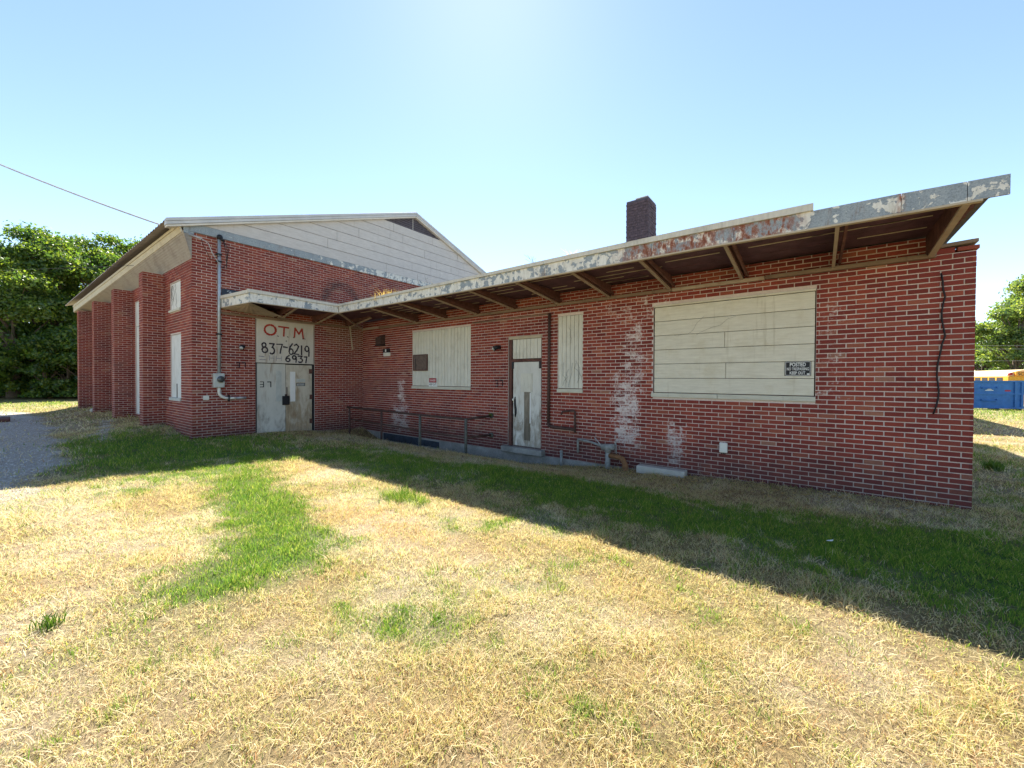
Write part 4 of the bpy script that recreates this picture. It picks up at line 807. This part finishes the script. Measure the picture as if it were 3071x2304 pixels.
MB().fb(WF, 3.385, 3.72, 1.30, 1.535, -.012, .012).build('plate', 'signw', ds); MB().fb(WF, 3.405, 3.70, 1.415, 1.525, .012, .0145).build('red_field', 'signr', ds); MB().fb(WF, 3.397, 3.708, 1.407, 1.533, .012, .0135).build('black_border', 'black', ds)
text_mesh('lettering', 'DANGER', WF, 3.43, 3.675, 1.44, 1.50, .0150, 'signw', ds, .01); text_mesh('lettering', 'KEEP OUT', WF, 3.41, 3.695, 1.33, 1.385, .0128, 'black', ds, .015)
ps = thing('posted_sign', 'black and white POSTED NO TRESPASSING sign on the wide boarded window', 'sign', (11.83, 0, 1.6))
MB().fb(WF, 11.67, 11.995, 1.585, 1.805, .005, .009).build('plate', 'black', ps); mb = MB()
for q in ((11.68, 11.985, 1.793, 1.798), (11.68, 11.985, 1.592, 1.597), (11.68, 11.685, 1.597, 1.793), (11.98, 11.985, 1.597, 1.793)): mb.fb(WF, *q, .009, .0105)
mb.build('white_border', 'signw', ps)
text_mesh('lettering', 'POSTED', WF, 11.735, 11.93, 1.727, 1.785, .0108, 'signw', ps, .02); text_mesh('lettering', 'NO TRESPASSING', WF, 11.698, 11.968, 1.668, 1.712, .0108, 'signw', ps, .012); text_mesh('lettering', 'KEEP OUT', WF, 11.735, 11.925, 1.607, 1.652, .0108, 'signw', ps, .02)
MB().fb(WF, 11.945, 11.975, 1.602, 1.622, .009, .0106).build('maker_mark', 'signw', ps)
dp = thing('downpipe', 'dark rusty pipe running down the wing beside the narrow window', 'pipe', (7.42, 0, .5))
MB().tube([WF.p(5.1, 2.945, .03), WF.p(7.40, 2.955, .03)], .014, 6).build('upper_run', 'ledge', dp, True); MB().tube([WF.p(7.42, 2.96, .04), WF.p(7.41, .55, .04)], .032, 8).build('drop_pipe', 'iron', dp, True)
MB().tube([WF.p(7.41, .56, .045), WF.p(7.43, .5, .05), WF.p(7.55, .48, .06), WF.p(8.06, .47, .06)], .034, 8).build('lower_run', 'iron', dp, True)
MB().tube([WF.p(8.08, .40, .06), WF.p(8.08, .84, .06), WF.p(8.05, .865, .07), WF.p(7.8, .83, .09), WF.p(7.76, .77, .09)], .022, 8).build('hook_pipe', 'iron', dp, True)
oc = thing('outlet_cover', 'white weatherproof outlet cover low on the wing wall', 'outlet', (10.845, 0, .3))
MB().fb(WF, 10.785, 10.905, .305, .475, 0, .045).build('cover', 'white', oc, bevel=.012); MB().fb(WF, 10.815, 10.835, .325, .455, .045, .05).fb(WF, 10.855, 10.875, .325, .455, .045, .05).build('ridge', 'white', oc); mb = MB(); [mb.tube([WF.p(10.82+i*.025, .307, .03), WF.p(10.82+i*.025, .285, .03)], .008, 6) for i in range(3)]; mb.build('knockout', 'black', oc)
tag(MB().tube([WF.p(13.30+.02*math.sin(i*.9)+(.03 if 2 < i < 9 else 0)-(.05*max(0, (i-12))/8), 2.89-i*.1, .018) for i in range(19)], .009, 6).build('hanging_cable', 'blackcable', None, True), 'black cable hanging down the wing wall near its right end', 'cable')
gs = thing('gas_meter_pipes', 'old grey and rusty gas pipes with valve at the foot of the wing', 'gas pipes', (8.9, -.15, -.2))
MB().tube([WF.p(8.86, -.35, .16), WF.p(8.86, .16, .16)], .05, 10).build('riser', 'gas', gs, True); MB().tube([WF.p(8.74, .19, .17), WF.p(9.0, .215, .16)], .062, 12).build('regulator', 'gas', gs, True); MB().tube([WF.p(8.86, .10, .16), WF.p(8.86, .24, .16)], .065, 10).build('union', 'gas', gs, True)
MB().tube([WF.p(8.75, .2, .16), WF.p(8.5, .25, .12), WF.p(8.16, .28, .07), WF.p(8.15, .24, .06), WF.p(8.15, .0, .05)], .024, 8).build('supply_pipe', 'gas', gs, True)
MB().tube([WF.p(8.9, .04, .17), WF.p(9.05, .045, .19), WF.p(9.17, .02, .2), WF.p(9.23, -.08, .21), WF.p(9.25, -.35, .22)], [.045, .05, .052, .05, .06], 10).build('drain_pipe', 'rust', gs, True)
MB().tube([WF.p(8.98, .22, .16), WF.p(9.03, .31, .17), WF.p(9.035, .34, .17)], .014, 6).tube([WF.p(9.03, .28, .17), WF.p(9.04, .06, .18)], .01, 6).build('thin_pipe', 'gas', gs, True); MB().bar(WF.p(8.58, .36, .16), WF.p(8.72, .22, .17), .018, .01).build('valve_lever', 'galv', gs)
tag(MB().tube([WF.p(7.78, -.45, .10), WF.p(7.78, -.03, .10)], .03, 8).ico(WF.p(7.78, -.02, .10), (.045, .045, .03), 1).build('stub_pipe', 'gas', None, True), 'short capped pipe stub by the door of the wing', 'pipe')
tag(MB().box(9.45, 10.29, -.24, -.035, -.5, -.06).build('concrete_block', 'block', None, bevel=.012), 'pale concrete block set in the grass against the wing', 'block')
# railing
rl = thing('pipe_railing', 'low dark iron pipe railing in the inner corner of the two walls', 'railing', (3.2, -.88, -.2)); RY = .88
for x, m in ((.72, 'iron'), (2.40, 'iron'), (4.08, 'irongrey'), (5.71, 'irongrey')): MB().tube([WF.p(x, -.5, RY), WF.p(x, .60, RY)], .034 if x > 3 else .03, 8).build('post', m, rl, True)
MB().tube([WF.p(.60, .625, RY), WF.p(2.4, .612, RY), WF.p(4.08, .592, RY), WF.p(5.71, .59, RY)], .030, 8).build('top_rail', 'iron', rl, True); MB().tube([WF.p(.72, .26, RY), WF.p(2.4, .235, RY), WF.p(4.08, .19, RY), WF.p(5.71, .165, RY)], .022, 8).build('lower_rail', 'iron', rl, True)
MB().tube([WF.p(5.71, .59, RY), WF.p(5.73, .612, .0)], .028, 8).build('return_rail', 'iron', rl, True); MB().tube([WF.p(5.71, .165, RY), WF.p(5.73, .135, .0)], .026, 8).build('return_rail', 'iron', rl, True)
for z in (.612, .135): MB().tube([WF.p(5.73, z, .0), WF.p(5.73, z, .03)], .065, 10).build('flange', 'irongrey', rl, True)

# ================================================================ plants
def blades(mb, c, n, h, sp_, w, lean=.6):
    for i in range(n):
        a, f = random.uniform(0, 6.3), random.uniform(0, 6.3); b = Vector(c)+Vector((random.gauss(0, sp_), random.gauss(0, sp_), 0)); hh = h*random.uniform(.5, 1); L = hh*random.uniform(.1, lean); wv = Vector((math.cos(f), math.sin(f), 0))*w
        t = Vector((math.cos(a)*L, math.sin(a)*L, hh)); m = Vector((t.x*.35, t.y*.35, hh*.6)); mb.quad(b-wv, b+wv, b+m+wv*.8, b+m-wv*.8); mb.quad(b+m-wv*.8, b+m+wv*.8, b+t+wv*.1, b+t-wv*.1)
def weed(name, label, c, n, h, s, w, mat, lean=.6, group=None):
    mb = MB(); blades(mb, c, n, h, s, w, lean); me = bpy.data.meshes.new(name); me.from_pydata(mb.v, [], mb.f); me.materials.append(M[mat]); tag(link(name, me), label, 'weed', group)
def gz(x, y): return float(hgt(np.array([x]), np.array([y]))[0])
weed('dry_weed', 'dry straw-coloured weed clump growing on the eave left of the junction', (3.35, -1.25, 3.46), 260, .34, .16, .005, 'dryweed', .8)
weed('dry_weed', 'pale dry weeds on the wing roof in front of the gable siding', (5.4, -1.0, 3.46), 130, .30, .16, .004, 'dryweed', .6)
weed('dry_weed', 'dry weeds at the foot of the chimney above the eave', (9.75, -1.1, 3.46), 60, .26, .14, .004, 'dryweed', .8)
weed('dry_weed', 'spiky dry rosette on the eave edge left of the chimney', (8.78, -1.5, 3.55), 40, .14, .03, .004, 'dryweed', 2.2)
def twig(label, c, h, n):
    mb = MB()
    for i in range(n):
        p = Vector(c)+Vector((random.gauss(0, .05), random.gauss(0, .05), 0)); pts = [p.copy()]
        for k in range(5): p = p+Vector((random.gauss(0, .035)-.01, random.gauss(0, .03), h/5)); pts.append(p.copy())
        mb.tube(pts, [.006, .005, .004, .003, .0025, .002], 5)
        for k in (2, 3, 4): q = pts[k]; mb.tube([q, q+Vector((random.uniform(-.12, .12), random.uniform(-.1, .1), random.uniform(.02, .1)))], .002, 4)
    tag(mb.build('dead_shrub', 'twig'), label, 'shrub')
twig('leaning bare twigs on the wing roof between gable and chimney', (7.75, -1.2, 3.46), .42, 3); twig('tall thin dead stalk on the eave before the gable band', (3.62, -1.3, 3.46), .62, 1); twig('two thin stalks standing before the gable siding', (4.75, -1.3, 3.46), .5, 2)
mb = MB(); blades(mb, (0.35, -1.9, 3.45), 500, .24, .22, .004, 1.0)
me = bpy.data.meshes.new('moss'); me.from_pydata(mb.v, [], mb.f); me.materials.append(M['twig']); tag(link('canopy_litter', me), 'dark dead litter on the canopy in front of the gable bricks', 'litter', kind='stuff')
weed('grass_tuft', 'dark green grass tuft standing alone in the dry lawn at lower left', (8.47, -7.2, gz(8.47, -7.2)), 70, .11, .025, .003, 'greenweed', .7)
weed('grass_tuft', 'green grass clump in the shade right of the wing corner', (14.6, 3.6, gz(14.6, 3.6)), 160, .22, .055, .007, 'greenweed', .9)
weed('grass_tuft', 'bright grass clump on the edge of the building shadow', (7.95, -4.28, gz(7.95, -4.28)), 160, .15, .12, .004, 'greenweed', .7)
weed('grass_tuft', 'small green tuft growing at the railing bracket on the wing', (5.74, -.06, .62), 24, .09, .02, .006, 'greenweed', 1.2)
# litter on the lawn
tag(MB().ico((-10.0, -5.3, gz(-10, -5.3)+.06), (.14, .1, .09), 2).build('white_stone', 'block', None, True), 'pale rounded stone in the grass before the far piers', 'stone')
tag(MB().hexa([(-9.3+a, -7.4+b, gz(-9.3, -7.4)+c) for a in (-.35, .15) for b in (-.12, .12) for c in (0, .11+.05*(a < 0))]).build('dark_plank', 'frame', None, bevel=.02), 'dark scrap lying beside the gravel drive at far left', 'scrap')
mb = MB(); mb.quad((12.15, -2.66, gz(12.15, -2.66)+.03), (12.20, -2.655, gz(12.15, -2.66)+.035), (12.205, -2.63, gz(12.15, -2.66)+.045), (12.16, -2.635, gz(12.15, -2.66)+.03)); tag(mb.build('paper_scrap', 'signw'), 'small white paper scrap in the shaded grass at right', 'paper')
def leaf_litter():
    mb = MB()
    for i in range(1100):
        x = random.uniform(4.5, 13.5); y = -abs(random.gauss(0, .35))-.05; s = random.uniform(.012, .04); z = gz(x, y)+random.uniform(.008, .03); a = random.uniform(0, 6.3); c, q = math.cos(a)*s, math.sin(a)*s; e = random.uniform(-.4, .4)*s
        mb.quad((x-c, y-q, z), (x+q*.6, y-c*.6, z+e), (x+c, y+q, z+e*.5), (x-q*.6, y+c*.6, z-e*.3))
    me = bpy.data.meshes.new('leaf_litter'); me.from_pydata(mb.v, [], mb.f); me.materials.append(M['dryweed']); tag(link('leaf_litter', me), 'dry leaves and straw along the foot of the wing', 'leaf litter', kind='stuff')
leaf_litter()

# ================================================================ trees
def tree_meshes(seed, H, R, nl, mat, low=.12, leaf=.22):
    rs = np.random.default_rng(seed); rd = random.Random(seed); mb = MB(); tr = .028*H
    tp = [Vector((0, 0, -.3)), Vector((rd.gauss(0, .1), rd.gauss(0, .1), H*.18)), Vector((rd.gauss(0, .2), rd.gauss(0, .2), H*.4)), Vector((rd.gauss(0, .3), rd.gauss(0, .3), H*.75))]; mb.tube(tp, [tr*1.25, tr, tr*.75, tr*.25], 8)
    cl = []
    for k in range(58):
        z = rd.uniform(low, .97); env = math.sin(math.pi*min(1, max(.05, (z-low*.6)/(1.04-low*.6))**.72))**.62; a = rd.uniform(0, 6.3); rr = R*env*rd.uniform(.35, 1.0); c = Vector((math.cos(a)*rr, math.sin(a)*rr, H*z)); cl.append((c, R*rd.uniform(.13, .33)))
        if k % 2 == 0: b = Vector((0, 0, max(H*.16, c.z-R*.7))); mb.tube([b, b.lerp(c, .5)+Vector((0, 0, .25)), c], [tr*.4, tr*.22, tr*.06], 5, False)
    cc = np.array([c[0][:] for c in cl]); cr = np.array([c[1] for c in cl]); w = cr**2; k = rs.choice(len(cl), nl, p=w/w.sum())
    d = rs.normal(size=(nl, 3)); d /= np.linalg.norm(d, axis=1)[:, None]; d[:, 2] = np.where(d[:, 2] < -.3, -d[:, 2]*.6, d[:, 2]); rad = rs.random(nl)**.5*cr[k]*(0.75+.5*rs.random(nl)); P = cc[k]+d*rad[:, None]*np.array([1, 1, .72]); P = P+rs.normal(size=(nl, 3))*.12
    n = d+rs.normal(size=(nl, 3))*.75; n /= np.linalg.norm(n, axis=1)[:, None]; t = np.cross(n, rs.normal(size=(nl, 3))); t /= np.linalg.norm(t, axis=1)[:, None]; b = np.cross(n, t); s = leaf*rs.uniform(.5, 1.15, nl)[:, None]
    V = np.stack([P-t*s, P-b*s*.55-n*s*.12, P+t*s, P+b*s*.55-n*s*.12], 1).reshape(-1, 3); V[:, 2] = np.maximum(V[:, 2], .15)
    me = bpy.data.meshes.new('crown'); fast_mesh(me, V, np.arange(nl*4).reshape(-1, 4), 4); me.materials.append(M[mat])
    return mb.mesh('trunk', 'bark', True), me
TM = [tree_meshes(11, 12.0, 4.6, 40000, 'leaf_a', .05, .125), tree_meshes(23, 11.0, 4.4, 40000, 'leaf_b', .05, .125), tree_meshes(37, 12.5, 5.0, 32000, 'leaf_c', .06, .16), tree_meshes(51, 4.6, 2.6, 16000, 'leaf_a', .0, .12)]
def put_tree(i, x, y, sc, rz_, label, group, name='broadleaf_tree', cat='tree', sz_=None):
    o = thing(name, label, cat, (x, y, gz(x, y)), group); o.scale = (sc, sc, sz_ or sc); o.rotation_euler = (0, 0, rz_)
    for nm, me in zip(('trunk', 'crown'), TM[i]): c = bpy.data.objects.new(nm, me); COL.objects.link(c); c.parent = o
def vpos(px, depth): p = CAM+depth*(_F+_R*((px/0.72029)-1535.5)/FPX); return p[0], p[1]
GLF = 'trees behind the hall at left'
for k, (px, dep, i, sc, r, lab) in enumerate([(30, 27.5, 1, 1.0, .3, 'broadleaf tree at far left whose pale trunk shows above the lawn'), (-75, 29, 0, 1.0, 1.2, 'deep green tree at the very left edge of the picture'), (120, 30, 0, 1.03, 2.2, 'dense dark tree between the far left tree and the hall piers'), (215, 31, 1, 1.06, 4.0, 'sunlit tree just left of the hall eave'), (290, 33, 0, 1.08, 5.1, 'tree standing behind the hall roof edge'), (60, 37, 2, 1.0, .8, 'pale tree top rising behind the far left tree'), (170, 39, 1, 1.15, 3.3, 'tall tree crown behind the dark tree at left'), (360, 36, 2, .9, 1.9, 'tree mostly hidden behind the hall roof')]):
    x, y = vpos(px, dep); put_tree(i, x, y, sc, r, lab, GLF)
for k, (px, dep) in enumerate([(-40, 27.8), (70, 28.5), (110, 27.6), (150, 28.2), (195, 28.4), (235, 29), (-5, 29.5), (175, 30)]):
    x, y = vpos(px, dep); put_tree(3, x, y, random.uniform(.85, 1.1), random.uniform(0, 6), ['low leafy shrub at the foot of the left trees, nearest the left edge', 'low leafy shrub right of the pale trunk', 'rounded shrub under the dark left tree', 'shrub beneath the left trees at the lawn edge', 'shrub just left of the farthest pier', 'shrub half hidden by the farthest pier', 'shrub behind the pale trunk at far left', 'shrub behind the lawn edge left of the piers'][k], 'shrubs under the left trees', 'leafy_shrub', 'shrub')
GRT = 'trees beyond the school bus at right'
for px, dep, i, sc, r, lab in [(2195, 36, 2, .82, .4, 'pale green tree above the blue dumpster'), (2120, 42, 1, .72, 2.0, 'darker tree beside the right corner of the wing'), (2290, 36, 2, 1.0, 3.0, 'large pale tree at the right edge of the picture'), (2160, 50, 0, .78, 1.1, 'dark tree far behind the school bus'), (2250, 52, 0, .85, 4.1, 'distant dark tree behind the pale trees at right'), (2080, 55, 0, .8, 5.0, 'distant tree mostly hidden by the wing at right')]:
    x, y = vpos(px, dep); put_tree(i, x, y, sc, r, lab, GRT)

# ================================================================ dumpster, bus, wires at right
dp0 = np.array([19.05, 27.9]); dpu = np.array([21.55, 28.95])-dp0; dpu /= np.linalg.norm(dpu); DF = Fr((dp0[0], dp0[1], gz(19.5, 28)), (dpu[0], dpu[1], 0))
dm = thing('dumpster', 'blue steel dumpster on the lot beyond the right corner of the wing', 'dumpster', DF.p(0, 0)); W0, W1, HD = -2.6, 2.68, 1.68
mb = MB(); mb.fb(DF, W0, W1, .10, HD, -.06, 0); mb.fb(DF, W0, W1, .10, HD, -2.2, -2.14); mb.fb(DF, W0, W0+.06, .1, HD, -2.14, -.06); mb.fb(DF, W1-.06, W1, .1, HD, -2.14, -.06); mb.fb(DF, W0, W1, .04, .1, -2.2, 0); mb.build('body', 'bluepaint', dm)
mb = MB(); [mb.fb(DF, W0, W1, z, z+.09, 0, .05) for z in (.04, .86, HD-.09)]; [mb.fb(DF, u, u+.10, .13, HD-.09, 0, .06) for u in (W0, -.9, W1-.12, W1-.42)]; mb.build('rib', 'bluepaint', dm)
for u, z in ((.75, 1.22), (.75, .50)): MB().tube([DF.p(u, z+.08, .0), DF.p(u, z, .09), DF.p(u+.7, z, .09), DF.p(u+.7, z+.08, 0)], .03, 6).build('handle', 'bluepaint', dm, True)
MB().fb(DF, .95, 1.32, 1.08, 1.12, .0, .008).build('decal', 'signw', dm); MB().quad(DF.p(1.0, 1.14, .006), DF.p(1.27, 1.14, .006), DF.p(1.135, 1.23, .006)).build('decal', 'signw', dm); MB().fb(DF, 1.85, 2.11, 1.05, 1.13, 0, .008).build('decal', 'signr', dm)
def make_bus(name, label, bf, L, roofm):
    b = thing(name, label, 'bus', bf.p(0, 0)); prof = [(0, .55), (0, 2.2), (.08, 2.62), (.45, 2.9), (1.2, 3.0), (1.95, 2.9), (2.32, 2.62), (2.4, 2.2), (2.4, .55)]
    mb = MB(); k = len(prof)
    low = [p for p in prof if p[1] < 2.3]
    mb.fb(bf, -L, 0, .55, 2.52, -2.4, 0); mb.build('body', 'bus', b, bevel=.02)
    top = [(0.0, 2.525), (.06, 2.66), (.25, 2.80), (.7, 2.95), (1.2, 3.0), (1.7, 2.95), (2.15, 2.80), (2.34, 2.66), (2.4, 2.525)]
    mb = MB()
    for u in (-L, -.15): mb.v += [tuple(bf.p(u, z, -d)) for d, z in top]
    n = len(top); mb.f += [(i, i+1, n+i+1, n+i) for i in range(n-1)]+[tuple(range(n)), tuple(range(n, 2*n))]; mb.build('roof', roofm, b)
    for i in range(int(L/.75)-1): MB().fb(bf, -L+.4+i*.75, -L+.98+i*.75, 1.85, 2.44, -.01, .012).build('window', 'busdark', b)
    for u in (-L+2.2, -1.6): MB().tube([bf.p(u, .5, -.25), bf.p(u, .5, .03)], .5, 18).build('wheel', 'busdark', b, True)
    MB().fb(bf, 0, .03, 1.35, 2.2, -2.2, -.2).build('windshield', 'busdark', b); ff = Fr(bf.p(-.1, 0, 0), -bf.en)
    MB().fb(ff, .35, 2.05, 2.52, 2.84, -.1, .14).build('name_board', 'orange', b); text_mesh('lettering', 'SCHOOL BUS', ff, .45, 1.95, 2.57, 2.79, .145, 'busdark', b, .02)
    mb = MB(); [mb.tube([ff.p(u, 2.68, .0), ff.p(u, 2.68, .16)], .09, 10) for u in (.1, 2.3)]; mb.build('warning_lamp', 'signr', b); MB().fb(ff, .1, 2.3, .6, 1.2, .0, .9).build('hood', 'bus', b, bevel=.06); return b
_bp = vpos(2178, 27.5); _vd = np.array([_bp[0]-CAM[0], _bp[1]-CAM[1]]); _vd /= np.linalg.norm(_vd); _eu = -_vd*math.cos(.5)+np.array([_vd[1], -_vd[0]])*math.sin(.5)
make_bus('school_bus', 'yellow school bus with pale roof parked behind the blue dumpster', Fr((_bp[0], _bp[1], -0.60), (_eu[0], _eu[1], 0)), 9.0, 'buswhite')
for k, (pya, pyb, lab) in enumerate([(1038, 1036, 'upper overhead wire crossing the trees at right'), (1048, 1046, 'middle overhead wire crossing the trees at right'), (1083, 1082, 'lowest overhead wire crossing the trees at right')]):
    tag(MB().tube([Vector(CAM+ray(2700, pya)*31), Vector(CAM+ray(3300, pyb)*31)], .006, 5).build('overhead_wire', 'cable'), lab, 'wire', 'overhead wires at right')
